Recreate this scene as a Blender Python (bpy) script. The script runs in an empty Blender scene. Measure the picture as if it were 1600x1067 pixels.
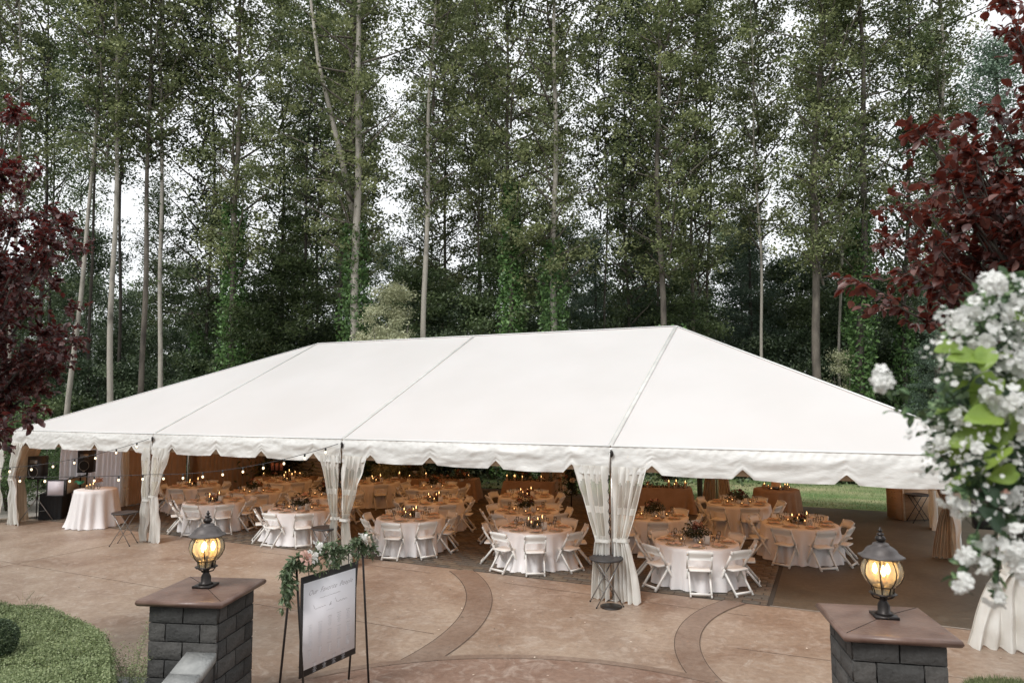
import bpy, math, random
import numpy as np
from mathutils import Matrix, Vector
rng = np.random.default_rng(7); random.seed(7)
PI = math.pi
S = bpy.context.scene
COL = S.collection

# ------------------------------------------------------------------ camera
FPX = 1059.5
PITCH, ROLL, YAW = .0832, -.0045, -.44
CAM = np.array([21.99, -12.02, 3.607])
_d = np.array([math.sin(YAW)*math.cos(PITCH), math.cos(YAW)*math.cos(PITCH), math.sin(PITCH)])
_r = np.array([math.cos(YAW), -math.sin(YAW), 0.]); _u = np.cross(_r, _d)
_r2 = _r*math.cos(ROLL)+_u*math.sin(ROLL); _u2 = -_r*math.sin(ROLL)+_u*math.cos(ROLL)
cd = bpy.data.cameras.new('camera'); cam = bpy.data.objects.new('camera', cd); COL.objects.link(cam)
M = Matrix(((_r2[0], _u2[0], -_d[0], CAM[0]), (_r2[1], _u2[1], -_d[1], CAM[1]), (_r2[2], _u2[2], -_d[2], CAM[2]), (0, 0, 0, 1)))
cam.matrix_world = M
cd.sensor_width = 36; cd.lens = FPX*36/1600; cd.clip_start = .05; cd.clip_end = 600
cd.dof.use_dof = True; cd.dof.focus_distance = 14; cd.dof.aperture_fstop = 2.8
S.camera = cam
# ------------------------------------------------------------------ light
SUN_EL, SUN_AZ = math.radians(50), math.radians(195)
w = bpy.data.worlds.new('World'); S.world = w; w.use_nodes = True
nt = w.node_tree; nt.nodes.clear()
sky = nt.nodes.new('ShaderNodeTexSky'); sky.sky_type = 'NISHITA'; sky.sun_disc = False
sky.sun_elevation = SUN_EL; sky.sun_rotation = SUN_AZ
mx = nt.nodes.new('ShaderNodeMixRGB'); mx.inputs[0].default_value = .93
mx.inputs[2].default_value = (8.6, 8.75, 8.9, 1)          # the even cloud layer
bgn = nt.nodes.new('ShaderNodeBackground'); bgn.inputs[1].default_value = .086
wo = nt.nodes.new('ShaderNodeOutputWorld')
nt.links.new(sky.outputs[0], mx.inputs[1]); nt.links.new(mx.outputs[0], bgn.inputs[0]); nt.links.new(bgn.outputs[0], wo.inputs[0])
sd = bpy.data.lights.new('sun', 'SUN'); sd.energy = 1.5; sd.angle = math.radians(20); sd.color = (1, .975, .94)
so = bpy.data.objects.new('sun', sd); COL.objects.link(so)
sv = Vector((math.sin(SUN_AZ)*math.cos(SUN_EL), math.cos(SUN_AZ)*math.cos(SUN_EL), math.sin(SUN_EL)))
so.rotation_euler = (-sv).to_track_quat('-Z', 'Y').to_euler()
S.view_settings.view_transform = 'Standard'; S.view_settings.look = 'None'
S.view_settings.exposure = 0.72; S.view_settings.gamma = 1
S.view_settings.use_curve_mapping = False

# ------------------------------------------------------------------ helpers
def ray(x, y): return _d+_r2*(x-800)/FPX-_u2*(y-533.5)/FPX
def gz(x, y, z=0.):                     # point seen at photo pixel x, y that lies at height z
    v = ray(x, y); return CAM+v*(z-CAM[2])/v[2]
def gd(x, y, t): return CAM+ray(x, y)*t  # point seen at photo pixel x, y at depth t

class MB:
    def __init__(s): s.V = []; s.F = []; s.n = 0
    def add(s, V, F):
        V = np.asarray(V, float).reshape(-1, 3)
        if isinstance(F, np.ndarray): s.F.append(F+s.n)
        else:
            for k in (3, 4):
                g = [f for f in F if len(f) == k]
                if g: s.F.append(np.array(g)+s.n)
            for f in F:
                if len(f) > 4: s.F.append(np.array([f])+s.n)
        s.V.append(V); s.n += len(V); return s
    def box(s, c, size, rz=0, R=None):
        x, y, z = np.array(size)/2
        V = np.array([(-x,-y,-z),(x,-y,-z),(x,y,-z),(-x,y,-z),(-x,-y,z),(x,-y,z),(x,y,z),(-x,y,z)])
        if rz: V = V@rotz(rz).T
        if R is not None: V = V@R.T
        return s.add(V+np.array(c), [(0,3,2,1),(4,5,6,7),(0,1,5,4),(1,2,6,5),(2,3,7,6),(3,0,4,7)])
    def bar(s, p, q, w_, h, up=(0,0,1)):       # rectangular bar from p to q
        p = np.array(p, float); q = np.array(q, float); d = q-p; L = np.linalg.norm(d); d /= L
        up = np.array(up, float)
        if abs(d@up) > .98: up = np.array((0,1,0.))
        a = np.cross(d, up); a /= np.linalg.norm(a); b = np.cross(a, d)
        R = np.stack([a, d, b], 1)
        return s.box((p+q)/2, (w_, L, h), R=R)
    def tube(s, pts, r, n=6, cap=True):
        P = np.array(pts, float); m = len(P); r = np.full(m, r) if np.isscalar(r) else np.array(r)
        T = np.gradient(P, axis=0); T /= np.linalg.norm(T, axis=1)[:, None]+1e-9
        ref = np.array((0,0,1.)) if abs(T[0][2]) < .9 else np.array((0,1.,0))
        V = []
        for i in range(m):
            a = np.cross(T[i], ref); a /= np.linalg.norm(a)+1e-9; b = np.cross(a, T[i])
            th = np.arange(n)*2*PI/n
            V.append(P[i]+r[i]*(np.cos(th)[:,None]*a+np.sin(th)[:,None]*b))
        V = np.concatenate(V); F = []
        for i in range(m-1):
            for j in range(n):
                F.append((i*n+j, i*n+(j+1)%n, (i+1)*n+(j+1)%n, (i+1)*n+j))
        if cap:
            c0 = len(V); V = np.vstack([V, P[0], P[-1]])
            for j in range(n):
                F.append(((j+1)%n, j, c0)); F.append(((m-1)*n+j, (m-1)*n+(j+1)%n, c0+1))
        return s.add(V, F)
    def lathe(s, prof, n=16, c=(0,0,0), ph=0, sq=None):
        V = []; F = []; m = len(prof)
        for (r, z) in prof:
            for j in range(n):
                a = ph+j*2*PI/n; V.append((r*math.cos(a)+c[0], r*math.sin(a)+c[1], z+c[2]))
        for i in range(m-1):
            for j in range(n): F.append((i*n+j, i*n+(j+1)%n, (i+1)*n+(j+1)%n, (i+1)*n+j))
        if prof[0][0] > 1e-4: V.append((c[0], c[1], prof[0][1]+c[2])); k = len(V)-1; F += [((j+1)%n, j, k) for j in range(n)]
        if prof[-1][0] > 1e-4: V.append((c[0], c[1], prof[-1][1]+c[2])); k = len(V)-1; F += [((m-1)*n+j, (m-1)*n+(j+1)%n, k) for j in range(n)]
        return s.add(V, F)
    def grid(s, P):                          # P: (a, b, 3)
        a, b = P.shape[:2]; i, j = np.meshgrid(np.arange(a-1), np.arange(b-1), indexing='ij'); i = i.ravel(); j = j.ravel()
        return s.add(P.reshape(-1, 3), np.stack([i*b+j, (i+1)*b+j, (i+1)*b+j+1, i*b+j+1], 1))
    def mesh(s, name, mats, smooth=False, rnd=False, mat_idx=None):
        V = np.concatenate(s.V); me = bpy.data.meshes.new(name)
        me.vertices.add(len(V)); me.vertices.foreach_set('co', V.astype(np.float32).ravel())
        lt = np.concatenate([np.full(len(f), f.shape[1]) for f in s.F]); li = np.concatenate([f.ravel() for f in s.F])
        me.loops.add(len(li)); me.loops.foreach_set('vertex_index', li.astype(np.int32))
        me.polygons.add(len(lt)); me.polygons.foreach_set('loop_start', np.concatenate([[0], np.cumsum(lt)[:-1]]).astype(np.int32))
        if smooth: me.polygons.foreach_set('use_smooth', np.ones(len(lt), bool))
        for m in (mats if isinstance(mats, (list, tuple)) else [mats]): me.materials.append(m)
        if mat_idx is not None: me.polygons.foreach_set('material_index', np.asarray(mat_idx, np.int32))
        me.update(calc_edges=True); me.validate()
        if rnd is not False:
            at = me.attributes.new('rnd', 'FLOAT', 'FACE'); k = rng.random(len(me.polygons))
            cl = getattr(s, 'clump', None)                       # leaves of one spray are alike, sprays differ
            if cl is not None and len(cl) == len(k): k = np.clip(.62*cl+.38*k, 0, 1)
            at.data.foreach_set('value', k.astype(np.float32))
        return me
def link(name, me, parent=None, loc=None, rz=None):
    o = bpy.data.objects.new(name, me); COL.objects.link(o)
    if parent: o.parent = parent
    if loc is not None: o.location = [float(v) for v in loc]
    if rz: o.rotation_euler[2] = rz
    return o
def obj(name, mb, mats, parent=None, smooth=False, loc=None, rz=None, **k):
    return link(name, mb.mesh(name, mats, smooth, **k), parent, loc, rz)
def tag(o, label, cat, group=None):
    o['label'] = label; o['category'] = cat
    if group: o['group'] = group
    return o
def thing(name, label, cat, loc=(0,0,0), rz=0, group=None):
    return tag(link(name, None, None, loc, rz), label, cat, group)
def struct(o): o['kind'] = 'structure'; return o
def stuff(o): o['kind'] = 'stuff'; return o
def dup(root, loc, rz=0, label=None, group=None, scale=None):
    r = root.copy(); COL.objects.link(r); r.location = [float(v) for v in loc]; r.rotation_euler[2] = rz
    if scale: r.scale = scale if hasattr(scale, '__len__') else (scale,)*3
    if label: r['label'] = label
    if group: r['group'] = group
    for ch in root.children:
        c = ch.copy(); COL.objects.link(c); c.parent = r
        for g in ch.children: d = g.copy(); COL.objects.link(d); d.parent = c
    return r
def rotz(a): c, s_ = math.cos(a), math.sin(a); return np.array([[c,-s_,0],[s_,c,0],[0,0,1.]])
def vnoise(P, seed=0, sc=1.):                 # cheap smooth value noise on (n,3)
    P = np.asarray(P)*sc; i = np.floor(P).astype(np.int64); f = P-i; f = f*f*(3-2*f); out = 0
    for dx in (0, 1):
        for dy in (0, 1):
            for dz in (0, 1):
                h = (i[...,0]+dx)*374761393+(i[...,1]+dy)*668265263+(i[...,2]+dz)*2147483647+seed*1274126177
                h = (h^(h>>13))*1274126177; h = (h^(h>>16))&0xffff
                wt = (f[...,0] if dx else 1-f[...,0])*(f[...,1] if dy else 1-f[...,1])*(f[...,2] if dz else 1-f[...,2])
                out = out+wt*h/65535.
    return out

# ------------------------------------------------------------------ materials
def mat(name, col, rough=.6, metal=0., col2=None, scale=5., bump=0., bscale=40., detail=4., rnd=None, trans=0., tcol=None, spec=None, coord='Object', stretch=None, emis=None, estr=0., lo=.35, hi=.65):
    m = bpy.data.materials.new(name); m.use_nodes = True; t = m.node_tree; N = t.nodes; L = t.links
    b = N['Principled BSDF']; out = N['Material Output']
    b.inputs['Base Color'].default_value = (*col, 1); b.inputs['Roughness'].default_value = rough; b.inputs['Metallic'].default_value = metal
    if spec is not None: b.inputs['Specular IOR Level'].default_value = spec
    co = N.new('ShaderNodeTexCoord'); src = co.outputs[coord]
    if stretch: mp = N.new('ShaderNodeMapping'); mp.inputs['Scale'].default_value = stretch; L.new(src, mp.inputs[0]); src = mp.outputs[0]
    csock = None
    if col2 is not None:
        n = N.new('ShaderNodeTexNoise'); n.inputs['Scale'].default_value = scale; n.inputs['Detail'].default_value = detail; L.new(src, n.inputs['Vector'])
        r = N.new('ShaderNodeValToRGB'); r.color_ramp.elements[0].position = lo; r.color_ramp.elements[1].position = hi
        r.color_ramp.elements[0].color = (*col, 1); r.color_ramp.elements[1].color = (*col2, 1)
        L.new(n.outputs[0], r.inputs[0]); csock = r.outputs[0]; L.new(csock, b.inputs['Base Color'])
    if rnd is not None:
        a = N.new('ShaderNodeAttribute'); a.attribute_name = 'rnd'
        r = N.new('ShaderNodeValToRGB'); cols = rnd
        while len(r.color_ramp.elements) < len(cols): r.color_ramp.elements.new(.5)
        for i, c in enumerate(cols): r.color_ramp.elements[i].position = i/(len(cols)-1); r.color_ramp.elements[i].color = (*c, 1)
        L.new(a.outputs['Fac'], r.inputs[0])
        oi = N.new('ShaderNodeObjectInfo'); mp2 = N.new('ShaderNodeMapRange'); mp2.inputs[3].default_value = .75; mp2.inputs[4].default_value = 1.25
        L.new(oi.outputs['Random'], mp2.inputs[0]); hs = N.new('ShaderNodeHueSaturation'); L.new(mp2.outputs[0], hs.inputs['Value']); L.new(r.outputs[0], hs.inputs['Color'])
        csock = hs.outputs[0]; L.new(csock, b.inputs['Base Color'])
    if bump:
        n2 = N.new('ShaderNodeTexNoise'); n2.inputs['Scale'].default_value = bscale; n2.inputs['Detail'].default_value = 5; L.new(src, n2.inputs['Vector'])
        bp = N.new('ShaderNodeBump'); bp.inputs['Strength'].default_value = bump; bp.inputs['Distance'].default_value = .02; L.new(n2.outputs[0], bp.inputs['Height']); L.new(bp.outputs[0], b.inputs['Normal'])
    if emis is not None: b.inputs['Emission Color'].default_value = (*emis, 1); b.inputs['Emission Strength'].default_value = estr
    if trans:
        tr = N.new('ShaderNodeBsdfTranslucent'); mxs = N.new('ShaderNodeMixShader'); mxs.inputs[0].default_value = trans
        if tcol is not None: tr.inputs[0].default_value = (*tcol, 1)
        elif csock: L.new(csock, tr.inputs[0])
        else: tr.inputs[0].default_value = (*col, 1)
        L.new(b.outputs[0], mxs.inputs[1]); L.new(tr.outputs[0], mxs.inputs[2]); L.new(mxs.outputs[0], out.inputs[0])
    return m
def film(name, tint, fac, rough=.1, white=(.8,.8,.8), wf=.15):   # clear film or thin glass
    m = bpy.data.materials.new(name); m.use_nodes = True; t = m.node_tree; N = t.nodes; L = t.links; N.remove(N['Principled BSDF'])
    out = N['Material Output']; tp = N.new('ShaderNodeBsdfTransparent'); tp.inputs[0].default_value = (*tint, 1)
    gl = N.new('ShaderNodeBsdfGlossy'); gl.inputs['Roughness'].default_value = rough
    df = N.new('ShaderNodeBsdfDiffuse'); df.inputs[0].default_value = (*white, 1)
    m1 = N.new('ShaderNodeMixShader'); m1.inputs[0].default_value = wf; L.new(tp.outputs[0], m1.inputs[1]); L.new(df.outputs[0], m1.inputs[2])
    fr = N.new('ShaderNodeLayerWeight'); fr.inputs[0].default_value = fac
    m2 = N.new('ShaderNodeMixShader'); L.new(fr.outputs['Fresnel'], m2.inputs[0]); L.new(m1.outputs[0], m2.inputs[1]); L.new(gl.outputs[0], m2.inputs[2])
    L.new(m2.outputs[0], out.inputs[0]); return m

vinyl = mat('white_vinyl', (.81,.81,.80), .42, col2=(.765,.765,.75), scale=.5, trans=.27, tcol=(1.,.41,.115), bump=.12, bscale=3)  # orange transmission tint added to warm the light under the roof
valv = mat('valance_vinyl', (.74,.735,.71), .5, col2=(.66,.655,.63), scale=2.5, trans=.08, tcol=(.85,.55,.3), bump=.5, bscale=7, stretch=(1,1,2.2))
curtv = mat('curtain_vinyl', (.78,.775,.74), .45, col2=(.70,.69,.65), scale=3, trans=.15, tcol=(.8,.65,.45), bump=.5, bscale=9, stretch=(1,1,.5))
shaded_sidewall = mat('shaded_sidewall', (.36,.235,.145), .85, col2=(.42,.28,.18), scale=2.5, trans=.1, bump=.15, bscale=30)  # white sidewall, its unlit inside painted into the colour
cream_shade_drape = mat('cream_shade_drape', (.55,.43,.31), .8, col2=(.62,.5,.37), scale=3, trans=.15)  # on the curtains: white vinyl with the inner side's shade put into the colour
white_drape = mat('white_drape', (.84,.82,.88), .8, trans=.5)
clearf = film('clear_film', (.93,.92,.88), .12, .2, (.9,.88,.8), .45)
strapm = mat('keder_strap', (.66,.65,.62), .6, col2=(.56,.55,.52), scale=4)
pipem = mat('white_piping', (.78,.78,.76), .5)
alum = mat('aluminium', (.6,.6,.58), .35, .8)
resin = mat('white_resin', (.80,.79,.76), .38)
cloth = mat('white_table_linen', (.80,.775,.775), .85, bump=.1, bscale=60)
taupe = mat('taupe_table_linen', (.34,.225,.15), .85, col2=(.39,.265,.18), scale=6, bump=.1, bscale=60)
darkmetal = mat('dark_metal', (.035,.03,.028), .4, .6)
greymetal = mat('grey_metal', (.3,.29,.28), .35, .8)
blackcloth = mat('black_cloth', (.012,.012,.013), .9)
blackpl = mat('black_plastic', (.02,.02,.022), .45, bump=.1, bscale=200)
greyscreen = mat('pale_screen', (.62,.56,.6), .5)
tanscreen = mat('tan_screen', (.42,.38,.3), .6)
greenc = mat('green_fabric', (.02,.16,.08), .7)
trayb = mat('dark_stool_top', (.035,.032,.032), .5, bump=.2, bscale=80)
barkpale = mat('pale_bark', (.38,.35,.30), .85, col2=(.10,.09,.075), scale=2.2, stretch=(1,1,.55), bump=.8, bscale=14, lo=.5, hi=.78)
barkdark = mat('dark_bark', (.10,.085,.07), .9, col2=(.045,.04,.033), scale=4, stretch=(1,1,.25), bump=.9, bscale=16)
barkmid = mat('brown_bark', (.19,.165,.135), .9, col2=(.07,.06,.05), scale=3, stretch=(1,1,.3), bump=.9, bscale=16)
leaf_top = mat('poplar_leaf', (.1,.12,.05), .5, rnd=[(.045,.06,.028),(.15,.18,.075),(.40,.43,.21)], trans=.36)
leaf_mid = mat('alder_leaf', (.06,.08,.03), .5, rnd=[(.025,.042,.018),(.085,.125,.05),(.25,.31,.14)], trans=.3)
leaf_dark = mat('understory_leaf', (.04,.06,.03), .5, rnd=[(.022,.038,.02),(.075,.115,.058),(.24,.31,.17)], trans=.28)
leaf_ivy = mat('ivy_leaf', (.05,.1,.03), .45, rnd=[(.05,.11,.035),(.12,.23,.07),(.21,.35,.12)], trans=.3)
leaf_silver = mat('silver_shrub_leaf', (.3,.32,.2), .6, rnd=[(.30,.32,.18),(.52,.54,.34),(.72,.72,.50)], trans=.25)
needle = mat('cedar_needle', (.05,.08,.05), .6, rnd=[(.05,.085,.06),(.12,.18,.125),(.21,.29,.20)], trans=.15)
leaf_plum = mat('purple_leaf', (.06,.02,.02), .38, rnd=[(.022,.012,.012),(.042,.018,.018),(.075,.03,.028),(.20,.11,.10)], trans=.2, tcol=(.28,.035,.03))
leaf_red = mat('red_leaf', (.1,.02,.02), .36, rnd=[(.026,.012,.010),(.055,.018,.014),(.10,.028,.020),(.24,.13,.11)], trans=.2, tcol=(.32,.045,.025))
leaf_box = mat('box_hedge_leaf', (.1,.16,.05), .5, rnd=[(.11,.15,.06),(.26,.32,.145),(.42,.47,.26)], trans=.3)
leaf_hedge = mat('hedge_leaf', (.1,.14,.06), .5, rnd=[(.05,.10,.035),(.12,.20,.07),(.22,.31,.12)], trans=.3)
leaf_gar = mat('garland_leaf', (.06,.1,.04), .45, rnd=[(.05,.085,.04),(.12,.18,.085),(.32,.38,.25)], trans=.3)
leaf_cp = mat('dark_foliage', (.02,.03,.015), .5, rnd=[(.012,.018,.010),(.03,.04,.02),(.05,.065,.03)])
leaf_lime = mat('lime_leaf', (.30,.42,.08), .4, col2=(.22,.34,.07), scale=8, trans=.35, tcol=(.36,.5,.1), bump=.3, bscale=25)
leaf_ger = mat('geranium_leaf', (.07,.14,.06), .5, rnd=[(.035,.07,.035),(.09,.16,.07),(.22,.31,.15)], trans=.3)
petalw = mat('white_petal', (.88,.88,.85), .6, col2=(.93,.93,.91), scale=30, trans=.42)
petalp = mat('blush_petal', (.66,.42,.35), .6, trans=.2)
petalc = mat('cream_petal', (.72,.62,.52), .6, trans=.2)
petalr = mat('burgundy_petal', (.14,.03,.035), .6)
petalo = mat('apricot_petal', (.5,.24,.13), .6, trans=.2)
blocks = [mat('grey_block_%s' % n, c, .9, col2=tuple(v*1.55 for v in c), scale=9, bump=.9, bscale=22) for n, c in (('dark',(.042,.042,.041)),('mid',(.052,.051,.049)),('light',(.062,.06,.057)))]
mortar = mat('dark_mortar', (.02,.02,.02), 1)
capm = mat('cap_concrete', (.12,.07,.055), .33, col2=(.19,.125,.10), scale=4, bump=.15, bscale=30)
greystone = mat('grey_wall_stone', (.36,.365,.355), .8, col2=(.26,.265,.26), scale=9, bump=.4, bscale=40)
waxm = mat('candle_wax', (.75,.6,.42), .5, trans=.4)
flame = mat('candle_flame', (1,.6,.25), .5, emis=(1,.55,.2), estr=4.5)
bulbm = mat('string_bulb', (1,.8,.5), .3, emis=(1,.78,.5), estr=1.3)
lampbulb = mat('lamp_bulb', (1,.8,.5), .3, emis=(1,.74,.42), estr=26)
amber = film('amber_glass', (.97,.85,.62), .2, .08, (1.,.86,.62), .30)
glassm = film('clear_glass', (.93,.93,.92), .3, .05, (.8,.8,.8), .06)
platem = mat('charger_plate', (.62,.5,.36), .35, .2)
chinam = mat('white_china', (.75,.72,.68), .3)
napm = mat('blush_napkin', (.66,.47,.38), .85)
cardm = mat('white_card', (.78,.76,.72), .8)
paper = mat('white_paper', (.84,.825,.86), .9, spec=.15)
inkm = mat('dark_ink', (.33,.30,.31), .8)
inkl = mat('pale_ink', (.60,.59,.62), .8)
boardm = mat('dark_board', (.03,.027,.027), .6)
woodtan = mat('tan_wood', (.44,.30,.19), .6, col2=(.38,.25,.155), scale=3, stretch=(1,1,6), bump=.2, bscale=30)
woodgrey = mat('weathered_wood', (.12,.105,.09), .9, col2=(.07,.06,.052), scale=4, stretch=(1,6,6))
cakem = mat('cake_icing', (.7,.5,.33), .6)
pinkm = mat('pink_drink', (.45,.2,.16), .2)
siding = mat('pale_siding', (.4,.39,.38), .7)

def ground_mats():
    # stamped, stained concrete: mottled terracotta and tan with pale scuffs
    def conc(name, a, b_, c, rough=.42, vein=.5):
        m = bpy.data.materials.new(name); m.use_nodes = True; t = m.node_tree; N = t.nodes; L = t.links; b = N['Principled BSDF']
        co = N.new('ShaderNodeTexCoord')
        n1 = N.new('ShaderNodeTexNoise'); n1.inputs['Scale'].default_value = .55; n1.inputs['Detail'].default_value = 8; n1.inputs['Roughness'].default_value = .62; n1.inputs['Distortion'].default_value = .6; L.new(co.outputs['Object'], n1.inputs[0])
        r1 = N.new('ShaderNodeValToRGB'); e = r1.color_ramp.elements; e[0].position = .34; e[0].color = (*a, 1); e[1].position = .66; e[1].color = (*b_, 1); L.new(n1.outputs[0], r1.inputs[0])
        n2 = N.new('ShaderNodeTexNoise'); n2.inputs['Scale'].default_value = 3.2; n2.inputs['Detail'].default_value = 9; n2.inputs['Roughness'].default_value = .72; n2.inputs['Distortion'].default_value = 1.3; L.new(co.outputs['Object'], n2.inputs[0])
        r2 = N.new('ShaderNodeValToRGB'); e = r2.color_ramp.elements; e[0].position = .50; e[0].color = (0,0,0,1); e[1].position = .72; e[1].color = (vein,)*3+(1,); L.new(n2.outputs[0], r2.inputs[0])
        mx_ = N.new('ShaderNodeMixRGB'); L.new(r2.outputs[0], mx_.inputs[0]); L.new(r1.outputs[0], mx_.inputs[1]); mx_.inputs[2].default_value = (*c, 1)
        n3 = N.new('ShaderNodeTexNoise'); n3.inputs['Scale'].default_value = 11; n3.inputs['Detail'].default_value = 8; n3.inputs['Roughness'].default_value = .75; L.new(co.outputs['Object'], n3.inputs[0])
        mu = N.new('ShaderNodeMixRGB'); mu.blend_type = 'MULTIPLY'; mu.inputs[0].default_value = .55; L.new(mx_.outputs[0], mu.inputs[1])
        r3 = N.new('ShaderNodeValToRGB'); e = r3.color_ramp.elements; e[0].position = .36; e[0].color = (.55,.5,.47,1); e[1].position = .6; e[1].color = (1,1,1,1); L.new(n3.outputs[0], r3.inputs[0]); L.new(r3.outputs[0], mu.inputs[2])
        L.new(mu.outputs[0], b.inputs['Base Color'])
        rr = N.new('ShaderNodeMapRange'); rr.inputs[3].default_value = rough-.12; rr.inputs[4].default_value = rough+.18; L.new(n2.outputs[0], rr.inputs[0]); L.new(rr.outputs[0], b.inputs['Roughness'])
        bp = N.new('ShaderNodeBump'); bp.inputs['Strength'].default_value = .35; bp.inputs['Distance'].default_value = .02; L.new(n2.outputs[0], bp.inputs['Height']); L.new(bp.outputs[0], b.inputs['Normal'])
        return m
    return (conc('stained_concrete', (.235,.158,.112), (.385,.30,.23), (.58,.51,.44)),
            conc('band_concrete', (.18,.12,.088), (.27,.20,.155), (.40,.33,.27), .4, .35),
            conc('landing_concrete', (.19,.115,.083), (.28,.19,.145), (.56,.48,.41), .4, .6),
            conc('dark_slab_concrete', (.07,.057,.04), (.125,.105,.077), (.2,.17,.13), .5, .4))
m_patio, m_band, m_landing, m_slab = ground_mats()
m_soil = mat('forest_soil', (.035,.03,.02), 1, col2=(.06,.055,.03), scale=1.5)
m_lawn = mat('lawn', (.13,.21,.07), .9, col2=(.40,.37,.21), scale=.35, stretch=(1,1.6,1), bump=.5, bscale=30, lo=.42, hi=.68)
m_path = mat('pale_path', (.36,.33,.29), .9, col2=(.3,.28,.25), scale=2)
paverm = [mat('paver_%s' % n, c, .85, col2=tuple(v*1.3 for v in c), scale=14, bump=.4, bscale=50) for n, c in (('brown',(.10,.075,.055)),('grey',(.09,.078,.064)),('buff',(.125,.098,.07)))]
m_joint = mat('paver_joint', (.05,.042,.033), 1)
m_groove = mat('groove_shade', (.10,.07,.052), 1)

# ------------------------------------------------------------------ ground
def sheet(name, pts, z, m):
    mb = MB(); mb.add([(x, y, z) for x, y in pts], [tuple(range(len(pts)))]); return struct(obj(name, mb, m))
sheet('ground', [(-300,-300),(330,-300),(330,330),(-300,330)], -.03, m_soil)
sheet('patio', [(-6,-10),(34,-10),(34,1.2),(-6,1.2)], .0, m_patio)
sheet('slab', [(20.87,.8),(34,.8),(34,12.6),(20.87,12.6)], .004, m_slab)
sheet('floor', [(-.6,.8),(20.85,.8),(20.85,12.6),(-.6,12.6)], .002, m_joint)
sheet('lawn', [(-5,12.6),(40,12.6),(42,19.6),(-5,19.6)], .008, m_lawn)
sheet('path', [(-12,-6),(-6,-6),(-.6,1.2),(-.6,9),(-12,9)], .003, m_path)
for (z, x0, x1, y0, y1) in ((.006, 20.83, 20.90, .8, 12.5),): sheet('expansion_joint', [(x0,y0),(x1,y0),(x1,y1),(x0,y1)], .007, m_joint)
sheet('slab_joint', [(20.87,.79),(34,.79),(34,.83),(20.87,.83)], .008, m_path)
def arc_band(name, c, r0, r1, a0, a1, m, z=.0085, n=60):
    mb = MB(); th = np.linspace(math.radians(a0), math.radians(a1), n)
    P = np.zeros((2, n, 3)); 
    for k, r in enumerate((r0, r1)): P[k,:,0] = c[0]+r*np.cos(th); P[k,:,1] = c[1]+r*np.sin(th); P[k,:,2] = z
    mb.grid(P); return struct(obj(name, mb, m))

arc_band('curved_band', (11.3,-3.4), 5.17, 5.62, -60, 50.5, m_band)
arc_band('band_groove', (11.3,-3.4), 5.62, 5.632, -60, 50.2, m_groove, .009)
arc_band('band_groove', (11.3,-3.4), 5.155, 5.17, -60, 50.6, m_groove, .009)
arc_band('curved_band', (23.45,-.92), 3.43, 3.78, 150.5, 262, m_band)
arc_band('band_groove', (23.45,-.92), 3.78, 3.792, 151, 262, m_groove, .009)
arc_band('band_groove', (23.45,-.92), 3.418, 3.43, 150.2, 262, m_groove, .009)
th = np.linspace(0, 2*PI, 90, endpoint=False)
sheet('landing', [(19.64+4.7*math.cos(a), -7.55+4.7*math.sin(a)) for a in th], .013, m_landing)
arc_band('landing_edge', (19.64,-7.55), 4.7, 4.84, 0, 360, m_band, .017, 120)
# saw-cut control joints of the stained concrete
for i, (p, q) in enumerate((((5.5,-6),(5.5,.8)), ((9.5,.3),(14.3,.3)), ((0,-2.8),(16.3,-2.8)), ((16,.25),(20.6,.1)), ((20.6,-1.5),(28,-1.2)))):
    mb = MB(); mb.bar((*p,.005), (*q,.005), .005, .003); struct(obj('control_joint', mb, m_band))

# a few blown leaves and petals on the patio
n = 150; P = np.stack([rng.uniform(6,26,n), rng.uniform(-5,.7,n), np.full(n,.024)], 1)
a = rng.random(n)*2*PI; s_ = rng.uniform(.012,.032,n); u_ = np.stack([np.cos(a),np.sin(a),.15*np.cos(a*3)],1)*s_[:,None]; v_ = np.stack([-np.sin(a),np.cos(a),a*0],1)*s_[:,None]*.55
mb = MB(); mb.add(np.stack([P-u_,P+v_,P+u_,P-v_],1).reshape(-1,3), np.arange(n)[:,None]*4+np.arange(4)); stuff(obj('fallen_leaves', mb, [barkmid, petalc], mat_idx=rng.integers(0,2,n)))
# pavers under the tent
px_, py_, gap = .30, .15, .012
cells = []
nrow = int((12.4-.82)/py_)
for r in range(nrow):
    y = .82+r*py_; x = .0+(.15 if r % 2 else 0)
    while x < 20.8:
        x1 = min(x+px_, 20.82)
        if x1-x > .06: cells.append((x, x1, y, y+py_))
        x += px_
dist = [((a+b)/2-CAM[0])**2+((c+d)/2-CAM[1])**2 for a, b, c, d in cells]
order = np.argsort(dist)
def in_view(c):
    v = np.array([(c[0]+c[1])/2, c[2], 0])-CAM; z = v@_d; x = 800+FPX*(v@_r2)/z; return 0 < x < 1600
near = [i for i in order if in_view(cells[i])][:300]; nearset = set(near)
floor_o = [o for o in COL.objects if o.name == 'floor'][0]
def paver_mb(w_, h_, seed):
    r = random.Random(int(seed)); mb = MB(); t = .03; e = .008
    a, b = w_/2-gap/2, h_/2-gap/2
    V = [(-a,-b,0),(a,-b,0),(a,b,0),(-a,b,0),(-a,-b,t-e),(a,-b,t-e),(a,b,t-e),(-a,b,t-e),(-a+e,-b+e,t),(a-e,-b+e,t),(a-e,b-e,t),(-a+e,b-e,t)]
    V = [(x, y, z+(r.uniform(-.0015,.0015) if z > .01 else 0)) for x, y, z in V]
    return mb.add(V, [(0,1,5,4),(1,2,6,5),(2,3,7,6),(3,0,4,7),(4,5,9,8),(5,6,10,9),(6,7,11,10),(7,4,8,11),(8,9,10,11)])
pm = [paver_mb(px_, py_, k).mesh('paver', paverm[k % 3]) for k in range(6)]
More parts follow.
